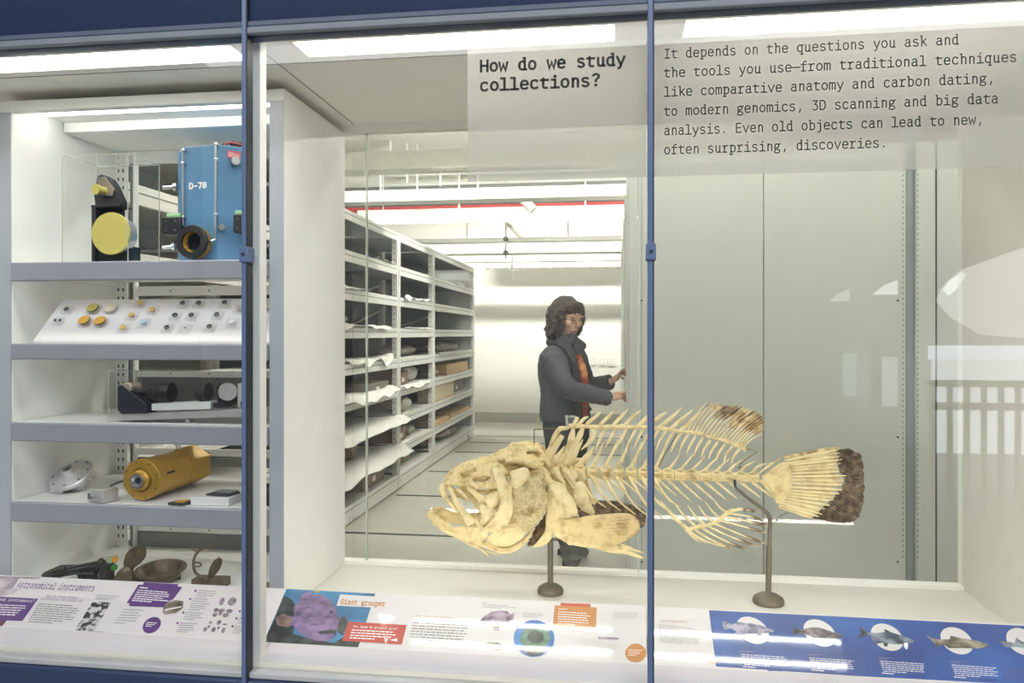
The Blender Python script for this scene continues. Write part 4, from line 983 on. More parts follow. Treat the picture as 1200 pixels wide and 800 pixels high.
for a in (.4, 2.7, 4.4): 
    p = cb + Vector((math.cos(a), math.sin(a), 0)) * rb * .7; m.tube([p + Vector((0, 0, -.02)), p + Vector((0, 0, -.03)), Vector((p.x * 1, p.y, za))], [.006, .005, .007], 10)
m.build('foot', bronze, t)
m = MB().tube([Vector((cb.x, cb.y, cb.z - .036)), Vector((cb.x, cb.y, za))], [.02, .03], 20); m.build('pedestal', bronze, t)
t = thing('ring_dial', 'bronze equatorial ring dial with curved arc and tilted compass plate', 'navigation instrument', (E_(890, 290, 2.1).x, 2.1, za))
m = MB().tube(cr([E_(u, v, 2.10) for u, v in ((885, 150), (855, 158), (832, 185), (824, 220), (832, 255), (862, 278))], 6), .0042, 8); m.tube([E_(875, 150, 2.1), E_(893, 142, 2.1), E_(890, 160, 2.1)], .003, 8); m.tube([E_(826, 160, 2.1), E_(842, 175, 2.1)], .0018, 6); m.build('arc', bronze, t)
m = MB().tube([E_(840 + 17 * math.cos(a), 223 + 9 * math.sin(a), 2.10) for a in [i * math.pi / 8 for i in range(17)]], .0022, 6); m.build('arc_ring', bronze, t)
MB().plate([E_(u, v, 2.10) for u, v in ((890, 278), (895, 240), (915, 205), (938, 195), (944, 215), (930, 248), (905, 275))], (-.6, -1, .2), .004, .002, 2, 4).build('tilted_plate', bronze, t)
m = MB().tube([E_(931, 187, 2.095), E_(933, 200, 2.095), E_(928, 246, 2.095)], .0016, 6); m.tube([E_(895, 262, 2.095), E_(938, 205, 2.095)], .001, 5); m.build('gnomon', bronze, t)
m = MB(); xa, xb = E_(822, 0, 2.1).x, E_(955, 0, 2.1).x; m.box(xa, xb, 2.09, 2.14, za, E_(890, 285, 2.1).z); m.tube([E_(852, 292, 2.085), E_(862, 278, 2.085), E_(876, 292, 2.085)], .006, 8); m.build('base_plate', bronze, t, bevel=.002)
t = thing('brass_plate', 'low brass instrument just past the blue mullion, bottom of cabinet', 'navigation instrument', (E_(1090, 310, 2.1).x, 2.1, za))
m = MB().lathe([(0, 0), (.03, 0), (.03, .01), (.024, .014), (0, .014)], (E_(1075, 0, 2.1).x, 2.12, za), (0, 0, 1), 28); m.box(E_(1110, 0, 2.1).x, E_(1146, 0, 2.1).x, 2.08, 2.11, za, za + .022); m.build('body', mat('brass_bright', srgb(150, 128, 78), .4, metal=.6), t, bevel=.001)
# ================================================================== STORAGE ROOM
RX = -2.0
LV = [.15, .41, .68, .95, 1.22, 1.50, 1.79, 2.08, 2.385]
BAYS = [(2.62, 4.55, 'bay hidden behind the instrument cabinet'), (4.62, 6.84, 'bay nearest the white cabinet side'), (6.86, 8.20, 'middle bay'), (8.22, 10.62, 'bay farthest from the glass')]
rackwhite = mat('rack_white', (.83, .83, .80), .45, var=.015)
rackdeck = mat('rack_deck_grey', srgb(128, 132, 134), .55, var=.05)  # grey put into the decks for the shade under each shelf
rackgrey = mat('rack_back_grey', srgb(104, 109, 113), .6, var=.06, scale=3)
holem = mat('hole_grey', (.16, .16, .16), .7)
def rackunit(y0, y1, lab):
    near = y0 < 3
    rackdeck, rackgrey = (mat('rack_deck_pale', srgb(186, 188, 186), .5), mat('rack_back_pale', srgb(178, 182, 182), .55)) if near else (MATS['rack_deck_grey'], MATS['rack_back_grey'])  # nearest bay takes paler copies to stand in for the light it lacks
    t = thing('shelving_unit', 'white steel mobile shelving unit, ' + lab, 'shelving', (RX - .3, (y0 + y1) / 2, 0), 'mobile shelving along the aisle')
    for k, z in enumerate(LV):
        h = .085 if k < 8 else .075
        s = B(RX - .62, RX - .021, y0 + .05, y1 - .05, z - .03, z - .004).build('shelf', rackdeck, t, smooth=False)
        B(RX - .02, RX, y0 + .045, y1 - .045, z - h, z).build('shelf_lip', rackwhite, s, bevel=.003)
        if k < 8: B(RX - .61, RX - .022, y0 + .055, y1 - .055, z - .004, z - .002).build('shelf_liner', paperw, s, smooth=False)
        B(RX - .021, RX + .002, y0 + .05, y1 - .05, z - h * .45, z - h * .38).build('lip_groove', galv, s, smooth=False)
    for yy in (y0, y1 - .045):
        m = B(RX - .05, RX + .001, yy, yy + .045, .10, 2.385)
        u = m.build('upright', rackwhite, t, bevel=.003)
        m = MB(); z = .2
        while z < 2.34:
            m.box(RX - .034, RX - .024, yy - .0006, yy - .0004, z, z + .013); 
            z += .055
        m.build('slots', holem, u, smooth=False)
        B(RX - .62, RX - .57, yy, yy + .045, .10, 2.385).build('upright', rackwhite, t, bevel=.003)
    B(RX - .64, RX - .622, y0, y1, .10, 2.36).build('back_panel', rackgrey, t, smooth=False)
    B(RX - .61, RX - .005, y0, y0 + .004, .12, 2.36).build('end_mesh', rackgrey, t, smooth=False) if y0 > 4 and False else None
    for z in (1.60, 1.88, 2.2):
        MB().tube([(RX - .60, y0 + .06, z - .12), (RX - .60, y1 - .06, z + .10)], .012, 6).build('cross_brace', rackwhite, t)
    B(RX - .6, RX - .006, y0, y1, .012, .10).build('kick_plate', rackwhite, t, bevel=.003)
    B(RX - .58, RX - .03, y0 + .02, y1 - .02, .0, .012).build('track', darkseal, t, smooth=False)
    return t
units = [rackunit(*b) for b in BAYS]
B(RX - .64, RX + .004, 10.62, 10.635, .10, 2.385).build('end_panel', rackwhite, units[3], bevel=.003)
MB().cyl((RX + .001, 10.2, .055), (RX - .008, 10.2, .055), .022, n=16).build('kick_bolt', darkseal, units[3])
# ---- what lies on the shelves
paper = mat('wrap_paper', (.82, .81, .77), .7, var=.05, scale=8)
clearbag = mat('bag_plastic', srgb(196, 192, 180), .25, var=.12, scale=9, coat=.5)
fossil = mat('fossil_brown', srgb(128, 112, 92), .8, var=.3, scale=9)
fossilg = mat('fossil_grey', srgb(150, 146, 136), .8, var=.3, scale=9)
carton = mat('carton_brown', srgb(134, 108, 96), .7, var=.06)
cartong = mat('carton_grey', srgb(122, 114, 108), .7, var=.06)
buff = mat('buff_wood', srgb(206, 174, 128), .6, var=.1, scale=8)
buffpale = mat('buff_pale', srgb(222, 204, 176), .6, var=.06)
ORD = {0: 'lowest', 1: 'second', 2: 'third', 3: 'fourth', 4: 'fifth', 5: 'sixth', 6: 'seventh', 7: 'eighth'}
def lvl(z): return min(range(9), key=lambda k: abs(LV[k] - z))
def yof(px): r = ray(px, 391); return RX / (r.x / r.y)
def carton_box(k, ya, yb, h, dep, label, mt, lid=True, inset=.06, grp='specimen boxes on the storage shelves'):
    z = LV[k] + .001
    t = thing('specimen_box', label, 'box', (RX - inset - dep / 2, (ya + yb) / 2, z), grp)
    B(RX - inset - dep, RX - inset, ya, yb, z, z + h).build('body', mt, t, bevel=.004)
    if lid: B(RX - inset - dep - .004, RX - inset + .004, ya - .004, yb + .004, z + h * .72, z + h + .003).build('lid', mt, t, bevel=.004)
    B(RX - inset, RX - inset + .002, (ya + yb) / 2 - .04, (ya + yb) / 2 + .04, z + h * .25, z + h * .55).build('card_label', paper, t, smooth=False)
def lump(k, yc, ry, rz, label, mt, rx=.16, inset=.2, seed=1, cat='fossil', name='wrapped_fossil'):
    z = LV[k] + .001; random.seed(seed); m = MB()
    for i in range(5):
        f = random.uniform(-.5, .5); m.ell((RX - inset + random.uniform(-.05, .05), yc + f * ry, z + .014 + rz * .42), rx * random.uniform(.5, .8), ry * random.uniform(.4, .6), rz * random.uniform(.4, .58), 14, 10)
    for p in m.v: p.z = max(p.z, z + .014)
    o = m.build(name, mt, None, remesh=.016, smooth_it=3, disp=.03, dscale=.09)
    tag(o, label, cat, 'fossils on the storage shelves')
def liner(k, ya, yb, label, drop=.03, over=.10, seed=1, lift=.03):
    random.seed(seed); rows = []
    z = LV[k] + .006; n = 14
    for i in range(n + 1):
        y = ya + (yb - ya) * i / n; r = []
        for x, dz in ((-.5, 0), (-.3, 0), (-.12, 0), (-.02, .004), (.015, .004), (over * .6, -drop * .5), (over, -drop)):
            wv = lift * mnoise.noise(Vector((x * 6, y * 4, seed))) if x > -.3 else 0
            if x > 0: wv += lift * .8 * mnoise.noise(Vector((seed * 3., y * 7, 0)))
            if y > 6.78: x = max(x, .010)
            r.append((RX + x + (abs(.04 * mnoise.noise(Vector((y * 5, seed, 2.)))) if x > .02 else 0), y, max(z + dz + abs(wv) if x <= .015 else z + dz + wv, z if x < .01 else -9)))
        rows.append(r)
    o = MB().grid(rows).build('paper_liner', paper, None, solid=.003, subsurf=1)
    tag(o, label, 'paper liner', 'paper liners hanging over the shelf lips')
liner(7, yof(440) + .2, yof(466) - .1, 'white paper liner curling at the eighth shelf of the nearest bay', .0, .02, 2, .03)
liner(6, 5.05, 5.9, 'white paper liner on seventh shelf of the nearest bay', .0, .02, 3, .04)
liner(5, 5.0, 6.5, 'white paper liner rising on the sixth shelf of the nearest bay', .0, .03, 4, .05)
liner(4, 5.5, 6.6, 'white paper liner peaked on the fifth shelf of the nearest bay', .0, .03, 15, .09)
liner(3, 5.2, 6.7, 'white paper liner drooping over fourth shelf of the nearest bay', .03, .07, 6, .06)
liner(2, 5.0, 6.95, 'long white paper liner sagging far over third shelf lip', .03, .12, 7, .04)
liner(1, 5.0, 6.95, 'long white paper liner hanging far over second shelf lip', .05, .14, 8, .045)
liner(7, 9.2, 9.9, 'white paper liner with folded corner on eighth shelf, farthest bay', .0, .02, 9, .05)
liner(6, 7.0, 8.1, 'white paper liner on seventh shelf of the middle bay', .0, .03, 10, .05)
liner(5, 7.0, 8.1, 'white paper liner on sixth shelf of the middle bay', .0, .02, 11, .03)
liner(4, 8.4, 10.4, 'white paper liner under the bone pile, farthest bay', .0, .03, 12, .03)
liner(3, 6.95, 7.9, 'white paper liner on fourth shelf of the middle bay', .03, .05, 13, .04)
lump(4, 9.4, .75, .13, 'pile of pale bones on fifth shelf of the farthest bay', fossilg, .2, .22, 3, 'bones', 'bone_pile')
lump(5, 5.7, .5, .12, 'olive-grey wrapped specimen on sixth shelf, nearest bay', fossilg, .2, .3, 5)
lump(3, 5.55, .35, .2, 'plastic-wrapped specimen on fourth shelf of the nearest bay', clearbag, .2, .3, 6)
lump(2, 5.5, .42, .2, 'rounded grey specimen resting on the third shelf, nearest bay', fossilg, .2, .25, 7)
lump(1, 6.0, .42, .19, 'bagged brown specimen on second shelf of the nearest bay', fossil, .2, .25, 8)
lump(1, 5.1, .25, .14, 'buff lump at the edge of second shelf, nearest bay', fossilg, .15, .25, 18)
lump(3, 7.75, .28, .2, 'dark specimen in a clear bag on fourth shelf, middle bay', clearbag, .16, .2, 9)
lump(2, 7.4, .32, .15, 'grey skull-like specimen in bag on third shelf, middle bay', clearbag, .18, .2, 10)
lump(1, 7.7, .2, .12, 'small grey specimen on second shelf of the middle bay', fossilg, .12, .2, 11)
lump(0, 7.4, .45, .15, 'broad dark specimen on lowest shelf of the middle bay', fossil, .2, .2, 12)
lump(0, 9.3, .5, .14, 'grey fossil slab pieces on lowest shelf, farthest bay', fossilg, .2, .2, 13)
lump(0, 8.6, .25, .12, 'dark fossil piece on lowest shelf, farthest bay', fossil, .16, .2, 14)
lump(3, 8.55, .25, .12, 'dark rough specimen beside the buff log, farthest bay', fossil, .14, .15, 15)
lump(4, 7.6, .5, .1, 'flat grey specimen on fifth shelf of the middle bay', fossilg, .2, .25, 16)
carton_box(3, 7.02, 7.38, .13, .3, 'brown specimen box with card label on fourth shelf, middle bay', carton)
carton_box(0, 6.0, 6.6, .15, .34, 'reddish-brown specimen box on lowest shelf, nearest bay', carton)
carton_box(0, 5.0, 5.6, .17, .34, 'brown specimen box at the glass end of lowest shelf', carton, inset=.12)
carton_box(3, 6.0, 6.62, .08, .3, 'flat grey-brown specimen box on fourth shelf, nearest bay', cartong, inset=.03)
carton_box(1, 6.98, 7.3, .14, .3, 'red-brown specimen box on second shelf, middle bay', carton)
carton_box(2, 9.5, 10.3, .15, .3, 'dark grey-brown specimen box on third shelf, farthest bay', cartong, inset=.1)
carton_box(1, 6.2, 6.5, .15, .2, 'pale grey specimen box behind second shelf liner, nearest bay', fossilg, False, inset=.3)
def wood(k, ya, yb, h, label, mt, dep=.2, inset=.03):
    z = LV[k] + .001
    t = thing('specimen_tray', label, 'tray', (RX - inset - dep / 2, (ya + yb) / 2, z), 'wooden trays on the storage shelves')
    B(RX - inset - dep, RX - inset, ya, yb, z, z + h).build('body', mt, t, bevel=.008)
    B(RX - inset - dep - .01, RX - inset + .012, ya - .03, yb + .03, z, z + .012).build('base_board', buff, t, bevel=.002)
wood(3, 9.0, 10.3, .13, 'buff log-like wooden specimen on fourth shelf, farthest bay', buff)
wood(2, 8.35, 9.4, .18, 'large cream wooden box on third shelf of the farthest bay', buffpale)
wood(1, 9.2, 10.4, .04, 'thin buff board on second shelf, beyond its shorter neighbour', buff)
wood(1, 8.3, 9.0, .05, 'short buff board on second shelf nearer the glass, farthest bay', buff, .2, .0)

# ---- rack on the near side of the aisle and its end panels
PX0 = .072; PY = 4.5
pangrey = mat('panel_grey', srgb(198, 200, 198), .32, var=.012, scale=3)
t = thing('shelving_unit', 'pale grey mobile shelving with tall flat end panels behind the fish tail', 'shelving', (.8, 5.5, 0))
px = [PX0, XX(895, PY), XX(1062, PY)]
for a, b in zip(px[:-1], px[1:]):
    B(a + .002, b - .002, PY, PY + .03, .06, 2.52).build('end_panel', pangrey, t, bevel=.004)
B(px[0] + .005, px[-1], PY + .004, PY + .05, .0, .06).build('kick_plate', galv, t)
B(px[1] - .004, px[1] + .004, PY + .02, PY + .04, .06, 2.52).build('panel_joint', darkseal, t, smooth=False)
for x in (XX(752, PY), ):
    B(x - .0015, x + .0015, PY - .001, PY + .001, .06, 2.52).build('edge_seam', galv, t, smooth=False)
m = MB()
for x in (752, 1052):
    for y in (352, 512, 658): 
        p = P(x, y, PY); m.cyl((p.x, PY - .002, p.z), (p.x, PY + .002, p.z), .006, n=10)
m.build('rivets', darkseal, t)
# aisle face of that rack: perforated uprights and shelf ends
for i, yy in enumerate((PY + .05, 5.75, 7.0, 8.25, 9.5)):
    u = B(PX0 - .012, PX0 + .04, yy, yy + .06, .06, 2.50).build('upright', rackwhite, t, bevel=.002)
    m = MB(); z = .15
    while z < 2.45:
        m.box(PX0 - .0128, PX0 - .0118, yy + .015, yy + .045, z, z + .018); z += .05
    m.build('slots', holem, u, smooth=False)
for k, z in enumerate([.15 + .155 * i for i in range(16)]):
    B(PX0, PX0 + .62, PY + .05, 9.5, z - .025, z).build('shelf', rackwhite, t, bevel=.002)
B(PX0 + .622, PX0 + .64, PY + .05, 9.5, .06, 2.5).build('back_panel', rackgrey, t, smooth=False)
B(PX0 + .1, px[-1] - .05, PY + .05, 9.5, 2.49, 2.50).build('top_panel', rackwhite, t, smooth=False)
# trays of small specimens on the aisle face (she is reaching for one)
random.seed(5); n = 0
for zi in range(3, 12):
    z = .15 + .155 * zi
    for yy, w_ in ((4.68, .5), (5.25, .45)):
        tt = thing('specimen_tray', ('%s specimen tray up the aisle rack, %s' % (['lowest', 'second', 'third', 'fourth', 'fifth', 'sixth', 'seventh', 'eighth', 'topmost'][zi - 3], 'beside the flat end panel' if yy < 5 else 'one tray deeper')), 'tray', (PX0 + .2, yy + w_ / 2, z), 'trays on the aisle rack')
        m = B(PX0 + .02, PX0 + .03, yy, yy + w_, z + .001, z + .035); m.box(PX0 + .03, PX0 + .5, yy, yy + w_, z + .001, z + .006); m.build('tray', rackwhite, tt, smooth=False)
        m = MB()
        for i in range(9): rz = random.uniform(.014, .03); m.ell((PX0 + .055 + random.random() * .03, yy + w_ * (i + .5) / 9, z + .008 + rz), .02, .02, rz, 8, 6)
        o = m.build('specimens', fossilg, tt); o['kind'] = 'stuff'
# second mobile unit past the dark gap
xq = XX(1097, PY)
t = thing('shelving_unit', 'pale mobile shelving end panel beyond the dark vertical gap', 'shelving', (2.0, 4.6, 0))
xa, xb = XX(1074, PY), XX(1074, PY) + 1.2
B(xa, xb, PY, PY + .03, .06, 2.52).build('end_panel', pangrey, t, bevel=.004)
B(xa, xa + .03, PY + .03, 9.5, .06, 2.5).build('upright', galv, t, bevel=.002)
B(xq - .004, xq + .004, PY - .002, PY + .001, .06, 2.52).build('panel_joint', darkseal, t, smooth=False)
m = MB(); z = .2
while z < 2.5:
    m.box(xa + .004, xa + .010, PY - .001, PY + .0005, z, z + .012); z += .03
m.build('slots', galv, t, smooth=False)
struct(B(XX(1062, PY) - .01, XX(1074, PY) + .01, PY + .032, PY + .05, 0, 2.6).build('wall_gap_panel', mat('gap_grey', srgb(140, 146, 154), .5), smooth=False))
m = MB(); z = .2; xg = XX(1058, PY)
while z < 2.5:
    m.box(xg - .003, xg + .003, PY - .001, PY + .0005, z, z + .012); z += .03
m.build('panel_slots', galv, bpy.data.objects['shelving_unit.004'], smooth=False)

# ---- wall plates
for i, (u, w_) in enumerate(((907, .038), (940, .038), (972, .056))):
    p = P(400 + u * .325, 220 + 628 * .325, 12.27)
    t = thing('wall_switch', ['pale wall plate nearest the woman', 'pale wall plate in the middle of three', 'wide pale wall plate nearest the shelf edge'][i], 'wall plate', (p.x, 12.28, p.z), 'switch plates on the far wall')
    B(p.x - w_, p.x + w_, 12.262, 12.279, p.z - .057, p.z + .057).build('plate', mat('plate_white', (.78, .77, .73), .4), t, bevel=.004)
    for j in range(1 if i < 2 else 2):
        q = p.x + (j - .5 * (i == 2)) * .048; B(q - .016, q + .016, 12.257, 12.264, p.z - .032, p.z + .032).build('rocker', white, t, bevel=.002)

# ---- ceiling: beams, pipes, linear lights
beamw = mat('beam_white', (.80, .785, .72), .6)
def beam(Y, y0, y1, dep, nm=[0]):
    za_, zb_ = ZZ(600, y0, Y), ZZ(600, y1, Y); nm[0] += 1
    o = B(-4.4, 4.9, Y, Y + dep, zb_, za_); o.box(-4.4, 4.9, Y - .06, Y + dep + .06, zb_ - .012, zb_)
    struct(o.build('ceiling_beam', beamw, smooth=False))
for a in ((6.6, 172, 194, .12), (7.6, 219, 232, .12), (10.6, 287, 296, .16), (11.3, 303, 306, .08)): beam(*a)
struct(B(-4.4, 4.9, 9.0, 10.3, 3.05, 3.25).build('ceiling_duct', galv, smooth=False))
Yr = 8.9
MB().tube([(-4.2, Yr, ZZ(600, 242, Yr)), (4.5, Yr, ZZ(600, 241, Yr))], .03, 12).build('pipe', red)
tag(bpy.data.objects['pipe'], 'red sprinkler pipe running under the storage ceiling', 'pipe')
m = MB().tube([(-4.49, 9.6, ZZ(600, 281.5, 9.6)), (4.99, 9.6, ZZ(600, 281.5, 9.6))], .034, 12)
for x in (-3.2, -1.9, -.6, .7, 2): m.tube([(x, 9.6, ZZ(600, 281.5, 9.6)), (x, 9.6, 3.046)], .008, 6)
m.build('conduit_pipe', beamw)
tag(bpy.data.objects['conduit_pipe'], 'white pipe crossing above the aisle below the long light', 'pipe')
t = thing('sprinkler_drop', 'white hanging bracket with cross arms under the aisle ceiling', 'sprinkler', P(592.5, 305, 9.5))
m = MB().tube([Vector((P(592.5, 240, 9.5).x, 9.5, 3.6)), P(592.5, 304, 9.5)], .012, 8); m.build('rod', beamw, t)
m = MB(); 
for y in (280, 296): m.ell(P(592.5, y, 9.5), .035, .035, .03, 12, 8)
m.build('joint', galv, t)
m = MB().tube([P(594, 262, 9.4), P(610, 278, 9.4)], .02, 8); m.build('arm', beamw, t)
t = thing('hanging_cross', 'small bright white cross-shaped sprinkler head near the far light', 'sprinkler', P(600, 326, 10.4))
m = MB().tube([P(600, 304, 10.4), P(600, 327, 10.4)], .014, 8); m.tube([P(594, 317, 10.4), P(607, 317, 10.4)], .012, 8); m.tube([P(600, 304, 10.4), Vector((P(600, 304, 10.4).x, 10.4, 3.6))], .006, 8); m.build('head', white, t)
t = thing('smoke_detector', 'small white smoke detector under the storage ceiling', 'smoke detector', P(489, 237, 8.4))
m = MB().lathe([(0, 0), (.05, 0), (.07, .03), (.07, .05), (0, .05)], P(489, 239, 8.4), (0, 0, 1), 20); m.tube([P(489, 239, 8.4) + Vector((0, 0, .05)), Vector((P(489, 239, 8.4).x, 8.4, 3.6))], .012, 8); m.build('body', white, t); MB().lathe([(.02, .05), (.08, .05), (.08, .062), (0, .062)], P(489, 239, 8.4), (0, 0, 1), 16).build('base', red, t)
for i, x in enumerate((538, 686)):
    MB().tube([Vector((P(x, 240, 8.7).x, 8.7, 3.6)), P(x, 240, 8.7), P(x, 251, 8.7), P(x, 255, 8.7)], [.012, .012, .03, .02], 10).build('pendant_sprinkler', white)
for o, l in zip([o for o in bpy.data.objects if o.name.startswith('pendant_sprinkler')], ('white sprinkler head above the long light, over the shelving end', 'white sprinkler head above the long light, over the woman')): tag(o, l, 'sprinkler', 'sprinkler heads under the ceiling')
MB().tube([P(608, 228, 8.0), P(625, 246, 8.0)], .05, 10).build('ceiling_brace', beamw); struct(bpy.data.objects['ceiling_brace'])
m = MB()
for x, y0, y1 in ((446, 205, 225), (458, 160, 200), (477, 168, 214), (516, 203, 218), (560, 205, 230), (575, 258, 278), (680, 258, 278)):
    MB().tube([P(x, y0, 8.2), P(x, y1, 8.2)], .012, 6).build('ceiling_hanger', beamw)
for o in bpy.data.objects:
    if o.name.startswith('ceiling_hanger'): struct(o)
storel = emis('storage_tube', (1, .965, .90), E_STORE)
def linear(name, lab, x0, x1, Y, z, wd=.07, hh=.10, em=None, grid=False, joint=0):
    t = thing(name, lab, 'light', ((x0 + x1) / 2, Y, z), 'linear lights of the storage room')
    B(x0, x1, Y - wd, Y + wd, z, z + hh).build('housing', white, t, bevel=.004)
    n = joint or 1; L_ = (x1 - x0) / n
    for i in range(n):
        B(x0 + i * L_ + .02, x0 + (i + 1) * L_ - .02, Y - wd * .8, Y + wd * .8, z - .022, z).build('diffuser', em or storel, t, smooth=False)
    if grid:
        m = MB(); x = x0
        while x < x1: m.box(x, x + .03, Y - wd * .82, Y + wd * .82, z - .05, z - .022); x += .2
        m.build('louvre', rackwhite, t, smooth=False)
    for x in (x0 + .3, x1 - .3): MB().tube([(x, Y, z + hh), (x, Y, 3.59)], .006, 6).build('hanger', white, t)
Yv = 8.6
linear('linear_light', 'long bright suspended light crossing above the shelving', -3.0, 3.6, Yv, ZZ(600, 256.5, Yv), .05, .13, emis('storage_tube_far', (1, .965, .90), 5.), joint=3)
linear('linear_light', 'louvred bright light along the top of the far wall', -2.05, 3.6, 11.9, ZZ(600, 311, 11.9), .16, .10, emis('storage_tube_wall', (1, .965, .90), 1.6), grid=True)
def twin(lab, x0, x1, Y, z):
    t = thing('twin_tube_light', lab, 'light', ((x0 + x1) / 2, Y, z), 'twin tube lights over the front of the aisle')
    B(x0, x1, Y - .11, Y + .11, z + .02, z + .08).build('housing', white, t, bevel=.004)
    for s in (-1, 1): MB().tube([(x0 + .01, Y + s * .08, z), (x1 - .01, Y + s * .08, z)], .014, 10).build('tube', emis('storage_tube_near', (1, .97, .88), 46.) if 'storage_tube_near' not in bpy.data.materials else bpy.data.materials['storage_tube_near'], t)
    for x in (x0, x1 - .02):
        B(x, x + .02, Y - .11, Y + .11, z - .02, z + .02).build('end_cap', white, t, bevel=.003)
    for x in (x0 + .2, x1 - .2): MB().tube([(x, Y, z + .08), (x, Y, 3.59)], .006, 6).build('hanger', white, t)
for i, (a, b) in enumerate(((-2.45, -1.42), (-1.31, -.01), (.2, 1.36), (1.68, 2.8))):
    twin('twin tube light mirrored in the reading rails, ' + ['over the shelving', 'over the aisle', 'over the flat end panels', 'beyond the dark gap'][i], a, b, 3.62, 3.30)
linear('linear_light', 'storage light out of view over the middle of the aisle', -3.2, 1.6, 7.15, 3.48, .10, .10, None, joint=3)  # added out of sight to brighten the storage room
linear('linear_light', 'storage light out of view over the far aisle', -3.2, 1.6, 10.2, 3.40, .14, .10, emis('storage_tube_high', (1, .965, .9), 95.), joint=3)  # added out of sight to brighten the far wall
# ================================================================== FISH SKELETON
YG = 2.29
K = YG / 890
def F(px, py, dy=0.): return P(px, py, YG + dy)
ZA_ = lambda u, v, dy=0.: F(480 + u * .25, 460 + v * .25, dy)
ZB_ = lambda u, v, dy=0.: F(610 + u * .2, 510 + v * .2, dy)
ZC_ = lambda u, v, dy=0.: F(495 + u * .175, 510 + v * .175, dy)
ZT_ = lambda u, v, dy=0.: F(740 + u * .25, 460 + v * .25, dy)
NY = Vector((0, -1, 0))
fish = thing('fish_skeleton', 'mounted giant fish skeleton with gaping jaws and fanned brown-edged tail', 'skeleton', F(645, 640))
def pair(name, mb, m, **k):
    a = mb.build(name, m, fish, **k); b = mb.mirror_y(YG).build(name, m, fish, **k); return a, b
# --- skull
m = MB()
def both(f):
    q = MB(); f(q); m.join(q); m.join(q.mirror_y(YG))
m.tube(cr([F(521, 568), F(531, 555), F(546, 548), F(567, 542), F(588, 533), F(602, 530)], 4), [.010, .013, .012, .011, .012, .012], 10)
both(lambda q: q.tube(cr([F(523, 566, -.02), F(531, 552.5, -.035), F(548, 548, -.05), F(567, 543, -.058), F(586, 536, -.06), F(606, 533, -.06), F(622, 540, -.065), F(636, 546, -.06)], 4), [.007, .008, .008, .010, .011, .010, .011, .010], 10))
both(lambda q: q.tube(cr([ZC_(545, 140, -.035), ZC_(600, 78, -.02), ZC_(700, 64, -.01), ZC_(770, 82, -.012)], 4), [.009, .008, .008, .007], 8))
both(lambda q: q.tube(cr([ZC_(560, 175, -.065), ZC_(630, 165, -.07), ZC_(700, 180, -.075), ZC_(800, 225, -.07)], 4), [.010, .009, .011, .010], 8))
both(lambda q: q.tube(cr([ZC_(600, 150, -.06), ZC_(650, 120, -.045), ZC_(730, 150, -.05), ZC_(830, 170, -.03)], 4), [.007, .008, .007, .008], 8))
both(lambda q: q.tube(cr([ZC_(770, 80, -.012), ZC_(800, 130, -.03), ZC_(830, 175, -.03), ZC_(850, 215, -.02)], 4), [.008, .009, .010, .012], 8))
both(lambda q: q.plate([ZC_(u, v, -.045) for u, v in ((480, 185), (560, 120), (600, 78), (700, 62), (765, 80), (745, 105), (690, 100), (640, 120), (610, 160), (560, 190))], NY, .010, .010, 4, 3))
both(lambda q: q.plate([ZC_(u, v, -.062) for u, v in ((360, 225), (430, 190), (500, 185), (540, 200), (590, 250), (560, 275), (470, 262), (400, 255))], NY, .010, .010, 3, 3))
# snout with nasal opening, then the orbit ring
both(lambda q: q.tube(cr([ZC_(u, v, -.045) for u, v in ((250, 245), (300, 240), (325, 262), (300, 290), (262, 300), (240, 275))], 4, True), .0060, 8))
both(lambda q: q.plate([ZC_(u, v, -.045) for u, v in ((150, 330), (175, 290), (205, 245), (245, 240), (240, 280), (260, 300), (300, 300), (330, 280), (335, 320), (290, 335), (220, 335))], NY, .010, .010, 3, 3))
both(lambda q: q.tube(cr([ZC_(u, v, -.068) for u, v in ((330, 270), (390, 262), (450, 258), (480, 275), (478, 320), (430, 322), (370, 328), (332, 330))], 4, True), .0062, 8))
both(lambda q: q.tube(cr([ZC_(290, 345, -.055), ZC_(380, 338, -.07), ZC_(470, 335, -.08), ZC_(505, 340, -.085)], 4), [.006, .008, .009, .008], 8))
both(lambda q: q.tube(cr([ZC_(300, 355, -.04), ZC_(370, 375, -.05), ZC_(440, 385, -.055), ZC_(490, 350, -.08)], 4), [.005, .006, .005, .007], 8))
both(lambda q: q.tube([ZC_(480, 225, -.068), ZC_(482, 300, -.078), ZC_(500, 345, -.085)], [.012, .011, .008], 8))
m.ell(ZC_(640, 190), .050, .045, .030, 16, 10)
m.plate([ZC_(u, v, 0) for u, v in ((560, 190), (640, 170), (760, 190), (850, 240), (840, 290), (700, 250), (600, 250))], NY, .06, .01, 3, 3)
m.tube([F(640, 549), F(655, 553)], [.024, .018], 12)
m.build('skull', bone, fish, remesh=.0034, smooth_it=1, disp=.014, dscale=.014)
MB().lathe([(0, 0), (.008, .0), (.020, .006), (.024, .004), (.024, .0), (.010, -.006), (0, -.006)], ZC_(752, 150, -.02), (0, -.25, 1), 20).build('wire_cup', bone, fish)
